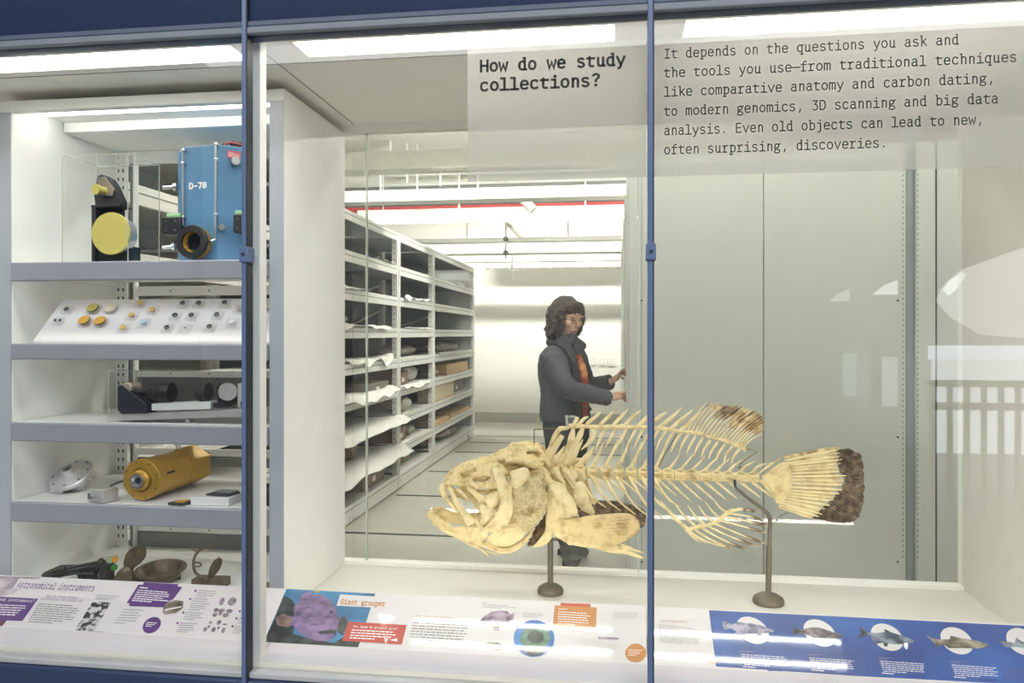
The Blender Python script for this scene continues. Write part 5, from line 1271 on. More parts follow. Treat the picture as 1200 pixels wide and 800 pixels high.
# --- upper jaw
q = MB(); q.tube(cr([F(521, 568, -.03), F(518.5, 573, -.038), F(522, 582, -.05), F(530, 592, -.065), F(538, 601, -.075)], 4), [.010, .011, .0085, .007, .004], 10, (Vector((0, 1, 0)), 1.2))
q.tube(cr([F(521, 568, -.03), F(518, 572, -.012), F(518, 572, .0)], 4), [.010, .010, .010], 10)
pair('upper_jaw', q, bonel, remesh=.003, smooth_it=2, disp=.003)
q = MB(); q.tube(cr([F(526, 569, -.045), F(530.5, 579, -.062), F(536, 590, -.078), F(545, 603, -.09), F(553, 614, -.096)], 5), [.006, .0085, .010, .0125, .016], 12, (Vector((0, 1, 0)), .45))
q.tube(cr([F(535, 573, -.045), F(545, 581, -.06), F(549, 587, -.065)], 4), [.007, .006, .002], 8)
pair('maxilla', q, bonel, remesh=.0032, smooth_it=3, disp=.002)
# --- lower jaw
q = MB(); dj = -.088
q.plate([F(x, y, d) for x, y, d in ((505, 604, -.03), (508, 600, -.03), (516, 613, -.05), (530, 618, -.075), (545, 616, -.088), (562, 619, -.098), (569, 624, -.1), (567, 634, -.1), (548, 632, -.09), (532, 627, -.075), (519, 621, -.055), (508, 612, -.035))], NY, .008, .006, 3, 4)
q.tube(cr([F(505, 604, 0), F(505, 603, -.02), F(508, 603, -.035), F(517, 611, -.055), F(530, 617, -.075)], 4), [.012, .012, .010, .007, .004], 10)
q.tube(cr([F(508, 611, -.02), F(520, 621, -.055), F(545, 631.5, -.09), F(567, 633, -.1)], 4), [.007, .006, .006, .005], 8)
q.tube(cr([F(556, 606, -.088), F(562, 616, -.096), F(568, 622, -.1)], 3), [.002, .006, .009], 8)
q.plate([F(x, y, -.01) for x, y in ((506, 601), (512, 612), (520, 616), (530, 612), (540, 606), (520, 604))], (0, 0, 1), .005, .003, 2, 3)
pair('lower_jaw', q, bone, remesh=.0032, smooth_it=1, disp=.010, dscale=.014)
# --- cheek and gill-cover bones, near side mirrored to the far side
def bp(name, pts, dy, m_=bone, thick=.006, bulge=.008, f=ZC_, disp=.004, dyf=None, tubes=(), vox=.0027):
    q = MB(); q.plate([f(u, v, dy if dyf is None else dyf(u, v)) for u, v in pts], NY, thick, bulge, 4, 4)
    q.tube(cr([f(u, v, (dy if dyf is None else dyf(u, v)) - .001) for u, v in pts], 4, True), .0030, 6)
    for pts2, r in tubes: q.tube(cr([f(u, v, (dy if dyf is None else dyf(u, v)) - .004) for u, v in pts2], 4), r, 8)
    return pair(name, q, m_, remesh=vox, smooth_it=1, disp=disp * 1.6, dscale=.016)
bp('palatine_bone', [(300, 350), (350, 370), (395, 410), (420, 420), (440, 400), (500, 365), (520, 350), (515, 400), (490, 480), (440, 480), (400, 470), (385, 440), (345, 395)], -.075, tubes=[(((300, 352), (345, 395), (388, 445), (395, 500)), [.005, .005, .006, .004])])
bp('quadrate_bone', [(390, 470), (440, 480), (500, 515), (490, 555), (440, 590), (395, 625), (385, 610), (400, 560)], -.088, bonel, tubes=[(((390, 470), (402, 540), (392, 615)), [.004, .004, .007])])
bp('cheek_plate', [(428, 412), (470, 395), (512, 372), (512, 430), (495, 470), (450, 485), (430, 450)], -.092, bonel)
bp('preopercle', [(470, 228), (520, 225), (548, 280), (580, 330), (596, 390), (600, 470), (592, 545), (560, 600), (510, 640), (430, 640), (420, 622), (480, 580), (515, 520), (530, 440), (528, 360), (505, 290)], -.100, bonel, .007, .012, tubes=[(((530, 270), (548, 360), (548, 460), (525, 540), (470, 600), (415, 625)), [.004, .005, .006, .006, .006, .005]), (((590, 300), (600, 390), (602, 480), (590, 560)), [.004, .004, .004, .003])])
bp('opercle_top', [(592, 262), (610, 240), (660, 222), (700, 225), (718, 262), (700, 300), (660, 330), (625, 355), (605, 330)], -.108, bonel, .008, .010)
bp('opercle', [(610, 350), (660, 328), (705, 290), (725, 250), (780, 238), (800, 280), (815, 345), (838, 400), (830, 450), (822, 500), (775, 580), (740, 610), (690, 645), (655, 610), (622, 560), (612, 480), (606, 410)], -.106, boneped, .006, .016, disp=.003)
bp('subopercle', [(440, 690), (470, 660), (560, 605), (620, 595), (655, 612), (690, 645), (660, 690), (600, 722), (520, 738), (470, 728)], -.100, bone, .006, .012, tubes=[(((440, 690), (520, 738), (600, 722), (690, 650)), .004)])
bp('jaw_joint', [(385, 640), (410, 620), (430, 640), (432, 680), (400, 672)], -.104, bonel, .010, .008)
# throat rays and loose bristles
q = MB()
for pts, r in ((((430, 712), (520, 758), (610, 745), (690, 690), (750, 620)), [.005, .006, .006, .005, .003]), (((420, 722), (500, 775), (600, 772), (680, 720), (735, 650)), [.004, .005, .005, .004, .002]), (((300, 690), (360, 720), (430, 745), (520, 780), (590, 780)), [.005, .006, .005, .004, .003]), (((150, 640), (230, 675), (300, 700), (420, 720)), [.004, .006, .007, .006])):
    q.tube(cr([ZC_(u, v, -.085) for u, v in pts], 4), r, 8)
pair('throat_ray', q, bone, disp=.002)
m = MB()
for pts in (((300, 720), (370, 750), (420, 790), (450, 815)), ((330, 730), (420, 770), (480, 790), (530, 802)), ((280, 705), (330, 740), (400, 765)), ((360, 735), (430, 790), (445, 800))):
    m.tube(cr([ZC_(u, v, -.06) for u, v in pts], 4), [.003, .002, .0012], 6)
m.build('throat_bristle', bonel, fish)
q = MB(); q.plate([ZB_(u, v, -.06) for u, v in ((60, 610), (100, 560), (140, 480), (155, 430), (165, 470), (160, 560), (130, 630), (80, 645), (40, 640))], NY, .02, .008, 4, 3)
pair('gill_tissue', q, gilldark, remesh=.004, disp=.016, dscale=.012)
# --- shoulder girdle
bp('cleithrum', [(175, 270), (250, 290), (275, 330), (318, 400), (332, 470), (290, 478), (245, 500), (215, 540), (185, 575), (172, 610), (130, 640), (70, 655), (100, 625), (140, 590), (152, 520), (150, 420), (165, 340)], -.080, bone, .007, .010, ZB_, tubes=[(((170, 270), (162, 400), (158, 520), (140, 600), (80, 650)), [.004, .005, .006, .007, .003])])
bp('shoulder_blade', [(170, 300), (230, 300), (280, 340), (322, 410), (330, 468), (290, 450), (230, 400), (190, 350)], -.088, bonel, .005, .008, ZB_)
bp('supracleithrum', [(100, 205), (135, 190), (165, 235), (205, 290), (180, 300), (150, 290), (130, 330), (118, 270)], -.075, bone, .006, .006, ZB_)
bp('postcleithrum', [(318, 290), (345, 272), (372, 290), (395, 370), (432, 455), (410, 462), (360, 430), (330, 400), (315, 340)], -.07, bonel, .005, .006, ZB_)
bp('fin_base', [(188, 545), (230, 495), (262, 500), (285, 560), (296, 610), (250, 600), (205, 575)], -.085, bone, .007, .008, ZB_, tubes=[(((200, 575), (240, 600), (300, 636)), [.006, .006, .006]), (((258, 505), (275, 560), (290, 600), (308, 638)), [.007, .008, .009, .008])])
# --- pectoral fins
def pectoral(name, base, tips, dy0, dyt, m_, f, n=22, r0=.0030, r1=.0018, curve=-8):
    B_, T_ = cr([(u, v, 0) for u, v in base], 8), cr([(u, v, 0) for u, v in tips], 8)
    bs = lerp_list(B_, n); ts = lerp_list(T_, n)
    rays = []
    for i in range(n):
        b, t = bs[i], ts[i]; pts = []
        for k in range(8):
            s = k / 7; u = b.x * (1 - s) + t.x * s; v = b.y * (1 - s) + t.y * s + curve * math.sin(s * math.pi) * (1 - 2 * i / n)
            d = dy0 + (dyt - dy0) * s - .010 * math.sin(s * math.pi) + .0016 * (i % 2)
            pts.append(f(u, v, d))
        rays.append(pts)
    fin = MB()
    for i, pts in enumerate(rays): fin.tube(pts, [r0, r0 * 1.1, r1 * 1.2, r1], 6)
    fin = fin.build(name, m_[0], fish)
    g = MB().grid([[p + Vector((0, .0015 * ((i % 2) * 2 - 1), 0)) for p in r[2:]] for i, r in enumerate(rays)])
    g.build('fin_membrane', m_[1], fin, solid=.0015)
    return fin
pectoral('pectoral_fin', ((255, 505), (275, 560), (305, 636)), ((600, 458), (645, 462), (685, 490), (698, 530), (690, 565), (645, 600), (600, 625), (560, 640), (520, 655)), -.09, -.115, (bone, finmix), ZB_, 26)
m = MB()
for pts in (((305, 620), (450, 628), (600, 655), (690, 678), (722, 690)), ((300, 632), (430, 640), (560, 670), (660, 705), (722, 722)), ((300, 626), (440, 634), (600, 668), (722, 716)), ((310, 636), (420, 650), (520, 680), (600, 690)), ((310, 615), (450, 618), (560, 645), (630, 690)), ((305, 628), (450, 645), (580, 680), (700, 718)), ((310, 610), (470, 610), (580, 630), (690, 680))):
    m.tube(cr([ZB_(u, v, -.1) for u, v in pts], 4), [.005, .005, .004, .0025], 6, (Vector((0, 1, 0)), .6))
m.build('pelvic_fin', bone, fish, remesh=.0022, smooth_it=1)
pectoral('pectoral_fin', ((330, 440), (340, 470), (350, 500)), ((430, 382), (560, 388), (660, 410), (725, 440), (732, 500), (710, 540), (640, 520)), .085, .10, (finbrown, finbrown), ZB_, 20)
# --- backbone: one hourglass centrum after another with spines and ribs
vx = [650 + 14.9 * i for i in range(8)]; vx += [vx[-1] + 14.2 * i for i in range(1, 10)]
NV = len(vx)
for i, x in enumerate(vx):
    y = 552.6 + (x - 650) * (560 - 552.6) / 245
    s = 1 - .32 * i / NV; r = 7.4 * K * s; h = 6.6 * K
    c = F(x, y); ax = F(x + 10, y + .3) - c; ax.normalize()
    m = MB().lathe([(0, -h), (r * .9, -h), (r, -h * .86), (r * .86, -h * .6), (r * .55, 0), (r * .86, h * .6), (r, h * .86), (r * .9, h), (0, h)], c, ax, 18)
    for a in (-.9, .55):
        m.tube([c + ax * -h * .8 + Vector((0, -r * .75, r * a * .8)), c + Vector((0, -r * .72, r * a * .55)), c + ax * h * .8 + Vector((0, -r * .75, r * a * .8))], r * .16, 6)
        m.tube([c + ax * -h * .8 + Vector((0, r * .75, r * a * .8)), c + Vector((0, r * .72, r * a * .55)), c + ax * h * .8 + Vector((0, r * .75, r * a * .8))], r * .16, 6)
    m.tube([c + Vector((0, 0, r * .9)) - ax * h * .7, c + Vector((0, 0, r * 1.15)), c + Vector((0, 0, r * .9)) + ax * h * .7], r * .22, 6)
    ver = m.build('vertebra', bone, fish, ang=60)
    # neural spine
    if i < 3:
        pts = [((x - 6, y - 5), (x + 3, y - 16), (x + 12, y - 30)), ((x - 6, y - 5), (x + 6, y - 18), (x + 18, y - 38)), ((x - 4, y - 6), (x + 8, y - 18), (x + 16, y - 30))][i]
        rad = [.008, .011, .002]
    elif i < 9: pts = ((x - 1, y - 6), (x + 5, y - 18), (x + 13, y - 37)); rad = [.0060, .0050, .0016]
    else:
        k = (i - 9) / 8; pts = ((x - 1, y - 5), (x + 6, y - 13), (x + 15 + 2 * k, y - 26 + 10 * k)); rad = [.0048, .0034, .0014]
    MB().tube(cr([F(a, b, .001) for a, b in pts], 5), rad, 8, (Vector((0, 1, 0)), .5)).build('neural_spine', bonel, ver)
    if i < 9 and i > 0:                     # a pair of ribs
        ln = [0, 30, 34, 38, 42, 46, 46, 40, 30][i]
        for sg in (-1, 1):
            pts = [F(x - 2, y + 4, sg * .012), F(x + 3, y + 12, sg * .05), F(x + 8 + ln * .20, y + 14 + ln * .45, sg * .075), F(x + 12 + ln * .55, y + 12 + ln * .86, sg * .07)]
            MB().tube(cr(pts, 5), [.0056, .0046, .0036, .0016], 8).build('rib', bonel, ver)
        if i > 2:
            for sg in (-1, 1):
                pts = [F(x + 1, y + 5, sg * .014), F(x + 10, y + 12, sg * .06), F(x + 24, y + 24, sg * .09)]
                MB().tube(cr(pts, 5), [.0034, .0028, .0012], 6).build('epipleural_rib', bonel, ver)
    elif i >= 9:
        k = (i - 9) / 8
        pts = ((x, y + 5), (x + 10, y + 15 - 2 * k), (x + 26 - 3 * k, y + 30 - 8 * k))
        MB().tube(cr([F(a, b) for a, b in pts], 5), [.0048, .0034, .0014], 8, (Vector((0, 1, 0)), .6)).build('haemal_spine', bonel, ver)
# broad rib plates behind the head
for pts, dy in ((((205, 190), (225, 240), (262, 290)), -.06), (((255, 190), (300, 250), (322, 300)), -.06), (((300, 200), (318, 240), (312, 262)), -.055), (((350, 215), (370, 250), (362, 262)), -.05)):
    q = MB().tube(cr([ZB_(u, v, dy) for u, v in pts], 5), [.009, .008, .004], 8, (Vector((0, 1, 0)), .5)); pair('rib_head', q, bonel)
for pts, r in ((((130, 195), (165, 140), (195, 75), (245, 0)), [.008, .012, .012, .008]), (((170, 200), (230, 150), (290, 110), (345, 15)), [.008, .014, .013, .004]), (((235, 170), (300, 150), (358, 138)), [.009, .011, .003]), (((105, 190), (140, 140), (165, 90), (180, 50)), [.006, .009, .008, .004])):
    MB().tube(cr([ZB_(u, v, .004) for u, v in pts], 5), r, 10, (Vector((0, 1, 0)), .45)).build('supraneural_bone', bonel, fish)
# --- dorsal fin
drow = cr([F(x, y) for x, y in ((656, 503), (668, 500), (680, 499.5), (700, 500), (730, 500), (757, 500), (775, 502), (790, 504), (815, 507.5), (840, 514), (858, 520), (873, 526))], 6)
df = MB().tube(drow, [.0052, .0062, .0062, .0058, .0050, .0045, .0042, .0040], 8)
random.seed(2)
for i, p in enumerate(lerp_list(drow, 46)): df.ell(p + Vector((0, 0, random.uniform(-.002, .004))), .0062, .006, .0062, 8, 6)
df.tube(cr([F(656, 503), F(652, 507), F(648, 515), F(644, 522)], 4), [.008, .008, .007, .004], 8)
dfo = df.build('dorsal_fin', bone, fish, remesh=.0026, smooth_it=1, disp=.004, dscale=.01)
sp = [((671, 500), (677, 489), (676, 491)), ((676, 500), (684, 491), (690, 488)), ((687, 497), (697, 489), (706, 481)), ((703, 498), (712, 489), (721, 479.5)), ((718, 499), (728, 488), (737, 478)), ((732, 499), (743, 487), (752, 480)), ((747, 500), (758, 489), (768, 482)), ((760, 500), (772, 489), (782, 482)), ((772, 501), (786, 490), (800, 477)), ((785, 503), (798, 492), (812, 480)), ((797, 505), (810, 493), (822, 482))]
for a in sp:
    MB().tube(cr([F(x, y) for x, y in a], 4), [.0055, .0062, .0045, .0012], 8, (Vector((0, 1, 0)), .6)).build('fin_spine', bonel, dfo)
base = lerp_list(cr([(x, y, 0) for x, y in ((806, 506), (823, 510), (841, 514.5), (858, 520), (871, 525))], 5), 18)
tip = lerp_list(cr([(x, y, 0) for x, y in ((829, 471), (841, 472), (853, 474), (865, 475), (875, 478), (884, 481), (890, 484), (895, 489), (896, 496), (893, 509))], 5), 18)
rays = []
for i, (b, t) in enumerate(zip(base, tip)):
    pts = [F(b.x + (t.x - b.x) * s + 2.5 * math.sin(s * math.pi) * -1, b.y + (t.y - b.y) * s - 1.5 * math.sin(s * math.pi), .003 * math.sin(i * 2.1)) for s in [k / 7 for k in range(8)]]
    rays.append(pts)
    MB().tube(pts, [.0028, .0024, .0018, .0012], 6).build('fin_ray', bonel, dfo)
random.seed(8)
for i in range(1, 17):
    s0 = [0, 5, 5, 4, 3, 3, 3, 4, 3, 2, 2, 3, 3, 2, 3, 4, 4][i]
    pts = rays[i][s0:]; k = len(pts)
    MB().tube(pts, [.001] + [.0052 * (.75 + .5 * random.random()) for _ in range(k - 2)] + [.0012], 8, (Vector((0, 1, 0)), .3)).build('fin_membrane', finbrown if i in (4, 5, 6, 10) else finmix, dfo)
    if 3 < i < 15: MB().tube([(a + b) / 2 for a, b in zip(rays[i][s0 + 1:], rays[i + 1][s0 + 1:])], [.001, .0042, .0008], 8, (Vector((0, 1, 0)), .3)).build('fin_membrane', finmix if i % 3 else finbrown, dfo)
# pterygiophores between the fin row and the neural spines
big = [((672, 500), (668, 520), (656, 545), 8.5), ((684, 499), (677, 515), (664, 535), 7), ((697, 499), (693, 515), (681, 527), 6.5), ((709, 500), (704, 512), (697, 528), 4.5), ((722, 500), (716, 512), (709, 524), 4), ((735, 500), (728, 514), (718, 530), 4.2)]
for a, b, c, wd in big:
    MB().tube(cr([F(*a), F(*b), F(*c)], 5), [.004, wd * K * .52, wd * K * .34, .0015], 10, (Vector((0, 1, 0)), .35)).build('pterygiophore', bonel, dfo)
for i in range(15):
    s = i / 14; x = 747 + s * 120; y = 500 + (0 if x < 757 else (x - 757) ** 1.35 * .045)
    MB().tube(cr([F(x, y), F(x - 7, y + 12 - 3 * s), F(x - 14 + 4 * s, y + 27 - 9 * s)], 4), [.0036, .0040, .0030, .0010], 8, (Vector((0, 1, 0)), .5)).build('pterygiophore', bonel, dfo)
# --- anal fin
ar = cr([ZT_(u, v) for u, v in ((262, 645), (300, 630), (350, 622), (400, 605), (430, 580), (450, 560), (475, 552))], 5)
af = MB().tube(ar, [.007, .0055, .005, .005, .006, .005], 8)
for p in lerp_list(ar, 14): af.ell(p, .0065, .006, .0065, 8, 6)
afo = af.build('anal_fin', bone, fish, remesh=.0026, smooth_it=1, disp=.004, dscale=.01)
for a, b, r in (((262, 640), (135, 508), .0048), ((270, 640), (160, 530), .0032), ((305, 628), (205, 525), .0032), ((345, 620), (265, 530), .0030), ((385, 608), (315, 530), .0028), ((420, 590), (350, 515), .0026), ((448, 562), (390, 505), .0026)):
    MB().tube([ZT_(*a), ZT_((a[0] + b[0]) / 2 - 6, (a[1] + b[1]) / 2 + 4), ZT_(*b)], [r, r, r * .5], 8).build('pterygiophore', bonel, afo)
tips = [(440, 722), (470, 730), (540, 735), (582, 718), (625, 707), (628, 655), (640, 625), (622, 598), (590, 556), (545, 552)]
bas = lerp_list(ar, len(tips)); rl = []
for i, (b, t) in enumerate(zip(bas, tips)):
    e = ZT_(t[0], t[1], .004 * math.sin(i * 2)); mid = b.lerp(e, .5) + Vector((0, 0, -.008 * (1 - i / 5)))
    pts = cr([b, mid, e], 6); rl.append(pts)
    r = MB().tube(pts, [.0032, .0026, .0020, .0012], 8).build('fin_ray', bonel, afo)
    if i > 0:
        MB().tube(pts[-6:] , [.0012, .0045, .0050, .0042, .0015], 8, (Vector((0, 1, 0)), .35)).build('fin_membrane', finbrown if i != 1 else finmix, r)
for i in (0, 1): MB().tube(cr([ZT_(265, 650), ZT_(290 + 20 * i, 680 + 6 * i), ZT_(320 + 30 * i, 705)], 4), [.0035, .002, .001], 6).build('fin_ray', bonel, afo)
# --- tail
hy = MB().plate([ZT_(u, v) for u, v in ((610, 392), (650, 372), (690, 335), (720, 322), (748, 330), (752, 400), (746, 450), (726, 492), (694, 520), (672, 508), (690, 480), (640, 425))], NY, .006, .006, 4, 4)
for u, v in ((700, 330), (740, 345), (740, 380), (735, 420), (725, 460), (700, 500)): hy.tube([ZT_(620, 400, -.004), ZT_(u, v, -.008)], [.006, .004], 8)
for u, v in ((660, 505), (640, 470), (600, 420)): hy.tube([ZT_(570 + (u - 600) * .3, 400, 0), ZT_((u + 600) / 2 + 10, (v + 405) / 2, 0), ZT_(u + 30, v + 10, 0)], [.003, .003, .0025], 6)
for u, v in ((700, 305), (660, 325)): hy.tube([ZT_(590, 385, 0), ZT_(u, v, 0)], [.003, .0025], 6)
cf_ = hy.build('caudal_fin', bone, fish, remesh=.003, smooth_it=1, disp=.003)
bb = cr([(u, v, 0) for u, v in ((718, 318), (742, 335), (748, 370), (750, 410), (742, 455), (725, 490), (700, 510), (690, 535))], 6)
tt_ = cr([(u, v, 0) for u, v in ((960, 262), (1010, 262), (1045, 270), (1078, 300), (1086, 350), (1092, 410), (1088, 480), (1080, 545), (1062, 590), (1030, 606), (985, 610), (930, 604), (870, 588))], 6)
inn = cr([(u, v, 0) for u, v in ((955, 268), (975, 300), (968, 335), (985, 375), (1002, 420), (965, 465), (950, 500), (900, 540), (885, 565), (850, 588))], 6)
n = 20; bl, tl, il = lerp_list(bb, n), lerp_list(tt_, n), lerp_list(inn, n)
random.seed(4)
for i in range(n):
    b, t, c = bl[i], tl[i], il[i]
    pts = [ZT_(b.x + (c.x - b.x) * s, b.y + (c.y - b.y) * s, .003 * math.sin(i * 1.7)) for s in (0, .25, .5, .75, 1.06)]
    wd = .0030 if i else .004
    MB().tube(pts, [.0026, wd, wd * 1.25, wd * 1.5, wd * .6], 8, (Vector((0, 1, 0)), .6)).build('fin_ray', bonel, cf_)
    q = ((b.x + c.x) / 2, (b.y + c.y) / 2)
for i in range(n - 1):
    b = (bl[i] + bl[i + 1]) / 2; c = (il[i] + il[i + 1]) / 2
    MB().tube([ZT_(b.x + (c.x - b.x) * s, b.y + (c.y - b.y) * s, .003) for s in (0, .4, .75, .97)], [.0016, .0018, .0022, .0010], 6).build('fin_ray', bone, cf_)
N2 = 72; rows = []
i2, t2 = lerp_list(inn, N2), lerp_list(tt_, N2)
for i in range(N2):
    jag = 9 * mnoise.noise(Vector((i * .22, 1.3, 0))) + (10 if i % 4 == 0 else -4)
    jag2 = random.uniform(-7, 4)
    a, t = i2[i], t2[i]; d = (t - a).normalized()
    a = a + d * jag; t = t + d * jag2
    rows.append([ZT_(a.x + (t.x - a.x) * s, a.y + (t.y - a.y) * s, .0025 * (1 if i % 2 else -1) + .004 * math.sin(i * .5)) for s in (0, .25, .5, .75, 1)])
MB().grid(rows).build('fin_membrane', finbrown, cf_, solid=.003)
MB().tube(cr([ZT_(u, v) for u, v in ((712, 304), (760, 296), (830, 282), (900, 268), (975, 260))], 5), [.004, .0055, .004, .005, .004], 8, (Vector((0, 1, 0)), .5)).build('fin_edge', finmix, cf_)
# --- mounting wires
wire = mat('wire_bronze', srgb(108, 98, 78), .5, metal=.5)
m = MB().tube([F(626, 537), F(626, 503)], .0016, 6); m.tube([F(626, 503), F(655, 501.5)], .0016, 6); m.build('mount_wire', wire, fish)
MB().tube(cr([F(632, 500), F(629.5, 495), F(631.5, 489), F(633, 493)], 4), .0012, 6).build('wire_loop', mat('wire_yellow', srgb(200, 196, 120), .5), fish)
m = MB().tube([ZT_(530, 260), ZT_(590, 277), ZT_(508, 332), ZT_(508, 358)], .0016, 6); m.tube([ZT_(485, 350), ZT_(508, 345)], .0014, 6); m.build('mount_wire', wire, fish)
MB().tube([ZT_(215, 185), ZT_(125, 348)], .0015, 6).build('mount_wire', wire, fish)
# --- stands
ZG = ZD
def stand(px, py, label, topy, join=None):
    c = onZ(px, py, ZG); c.y = YG; c.x = XX(px, YG)
    t = thing('display_stand', label, 'display stand', c)
    rb = 15.2 * K if px < 700 else 17.2 * K
    MB().lathe([(0, 0), (rb * .97, 0), (rb, .004), (rb, .010), (rb * .93, .017), (rb * .6, .026), (rb * .25, .030), (rb * .2, .034), (0, .034)], c, (0, 0, 1), 40).build('base', standm, t, ang=50)
    return t, c
t, c = stand(645, 695, 'round-based bronze rod stand under the fish head', 0)
MB().tube([c + Vector((0, 0, .02)), F(645, 633)], .0088, 16).build('rod', standm, t)
MB().prism([F(641, 631.5, -.03), F(655, 632, -.03), F(655, 632, .03), F(641, 631.5, .03)], (0, 0, .005)).build('cradle', standm, t)
t, c = stand(900.5, 707, 'round-based bronze rod stand under the fish tail', 0)
MB().tube([c + Vector((0, 0, .02)), F(901, 640)], .0085, 16).build('rod_sleeve', standm, t)
MB().tube(cr([F(901.5, 645), F(902, 625), F(902.3, 608), F(898, 600), F(888, 592), F(876, 583), F(862, 571), F(861, 566)], 4), [.0062, .0062, .006, .0058, .0056, .005, .004, .003], 12).build('bent_arm', standm, t)
MB().tube([F(861, 562, -.02), F(861.5, 570, -.02)], .004, 8).build('clip', darkseal, t)
MB().tube(cr([F(903, 612), F(908, 612), F(914, 605), F(923, 600)], 4), .0012, 6).build('tail_wire', wire, t)
# ================================================================== THE WOMAN AT THE AISLE RACK
YW = 4.68
def Wm(px, py, dy=0.): return P(px, py, YW + dy)
FV = Vector((.90, -.43, 0)).normalized(); RV = Vector((FV.y, -FV.x, 0)); UV = Vector((0, 0, 1))
def rings(mb, rs, n=24):
    vs = []
    for cx, py, a, b in rs:
        c = Wm(cx, py)
        for j in range(n):
            t = 2 * math.pi * j / n; vs.append(c + FV * a * math.cos(t) + RV * b * math.sin(t))
    k = len(rs)
    fs = [(i * n + j, i * n + (j + 1) % n, (i + 1) * n + (j + 1) % n, (i + 1) * n + j) for i in range(k - 1) for j in range(n)]
    fs += [list(range(n - 1, -1, -1)), list(range((k - 1) * n, k * n))]
    return mb.add(vs, fs)
skin = mat('skin', srgb(222, 178, 158), .5, var=.04)
jacket_m = mat('jacket_grey', srgb(78, 80, 84), .75, var=.08, scale=20, bump=.3, bscale=60)
jdark = mat('jacket_dark', srgb(46, 48, 54), .7, var=.08)
jeans_m = mat('jeans_navy', srgb(58, 62, 76), .8, var=.12, scale=25)
hair_m = mat('hair_brown', srgb(70, 56, 48), .45, var=.4, scale=30, bump=.8, bscale=60)
boot_m = mat('boot_grey', srgb(98, 98, 92), .75, var=.08)
scarf_m = mat('scarf_rust', srgb(150, 58, 42), .8, scale=13, col2=srgb(214, 150, 92), lo=.46, hi=.56)
HF = Vector((.70, -.66, -.24)).normalized(); HS = HF.cross(Vector((0, 0, 1))).normalized(); HU = HS.cross(HF).normalized()
Hc = Wm(664.5, 371.5, -.01)
hrot = Matrix((HF, HS, HU)).transposed()
H = lambda f, s, u: Hc + HF * f + HS * s + HU * u
body = MB()
body.ell(H(0, 0, .012), .092, .073, .108, 24, 18, hrot)
body.ell(H(.030, 0, -.050), .064, .057, .066, 20, 14, hrot)
body.ell(H(.070, 0, -.094), .022, .024, .020, 14, 10, hrot)
body.tube([H(.092, 0, .012), H(.110, 0, -.020), H(.104, 0, -.034)], [.008, .014, .012], 10)
for s in (-1, 1):
    body.ell(H(.062, s * .042, -.025), .028, .024, .024, 14, 10, hrot); body.ell(H(.088, s * .030, .026), .014, .024, .008, 12, 8, hrot); body.ell(H(.0, s * .074, -.012), .016, .008, .028, 12, 8, hrot)
body.ell(H(.088, 0, -.066), .012, .024, .009, 12, 8, hrot)
body.tube([H(-.012, 0, -.06), Wm(661.5, 400, .0), Wm(660, 412)], [.056, .055, .07], 18)
rings(body, [(661, 406, .07, .10), (660, 415, .095, .17), (660, 430, .11, .175), (661, 455, .10, .15), (662, 475, .10, .145), (663, 492, .115, .16), (664, 508, .12, .165), (665, 518, .10, .15)])
RS, RE, RW = Wm(648, 420, -.17), Wm(667, 456, -.26), Wm(713, 467, -.10)
LS, LE, LWr = Wm(674, 420, .16), Wm(688, 455, .26), Wm(716, 447, .16)
body.tube([RS, RS.lerp(RE, .5), RE], [.056, .048, .040], 14); body.tube([RE, RE.lerp(RW, .5), RW], [.040, .036, .026], 14)
body.tube([LS, LS.lerp(LE, .5), LE], [.056, .048, .040], 14); body.tube([LE, LE.lerp(LWr, .5), LWr], [.040, .036, .026], 14)
RA, LA = Wm(666, 640, .03), Wm(661, 636, .30)
RK, LK = Wm(662, 580, -.05), Wm(668, 578, .20)
RHp, LHp = Wm(657, 512, -.075), Wm(670, 512, .075)
for a, b, c in ((RHp, RK, RA), (LHp, LK, LA)):
    body.tube([a, a.lerp(b, .5), b, b.lerp(c, .35), c], [.088, .078, .058, .056, .042], 16)
def hand(wr, palm_end, tips, thumb, up):
    ax = (palm_end - wr); d = ax.normalized(); sd = d.cross(up).normalized(); nn = sd.cross(d)
    body.tube([wr, wr.lerp(palm_end, .35), palm_end], [.026, .036, .038], 14, (nn, .45))
    for k, (off, t) in enumerate(tips):
        base = palm_end + sd * (k - 1.5) * .019 - d * .006
        body.tube(cr([base, base.lerp(t, .5) + nn * off, t], 4), [.0105, .0095, .0085, .0075], 8)
    b0 = wr.lerp(palm_end, .35) + sd * -.030
    body.tube(cr([b0, b0.lerp(thumb, .5) + sd * -.012, thumb], 4), [.013, .011, .009], 8)
pe = Wm(724, 464, -.06)
hand(RW, pe, [(.012, Wm(735, 472, -.02)), (.012, Wm(736, 468.5, -.03)), (.012, Wm(736, 465, -.045)), (.010, Wm(734.5, 462, -.06))], Wm(733, 459.5, -.10), Vector((0, -.3, 1)))
pe = Wm(724.5, 441, .12)
hand(LWr, pe, [(.014, Wm(734.5, 440, .16)), (.014, Wm(735.5, 437, .14)), (.014, Wm(735.5, 434, .12)), (.012, Wm(733, 431.5, .10))], Wm(731, 443.5, .07), Vector((-.2, -.6, 1)))
b_ = body.build('person', skin, None, remesh=.0052, smooth_it=2, org=Wm(668, 660) * 1)
b_.location.z = 0
off = WL[b_].copy(); 
# keep mesh where it was measured: origin moved to the floor
WL[b_] = Vector((off.x, off.y, 0))
for v in b_.data.vertices: v.co.z += off.z
tag(b_, 'woman with dark wavy hair in grey jacket reaching to the aisle rack', 'person')
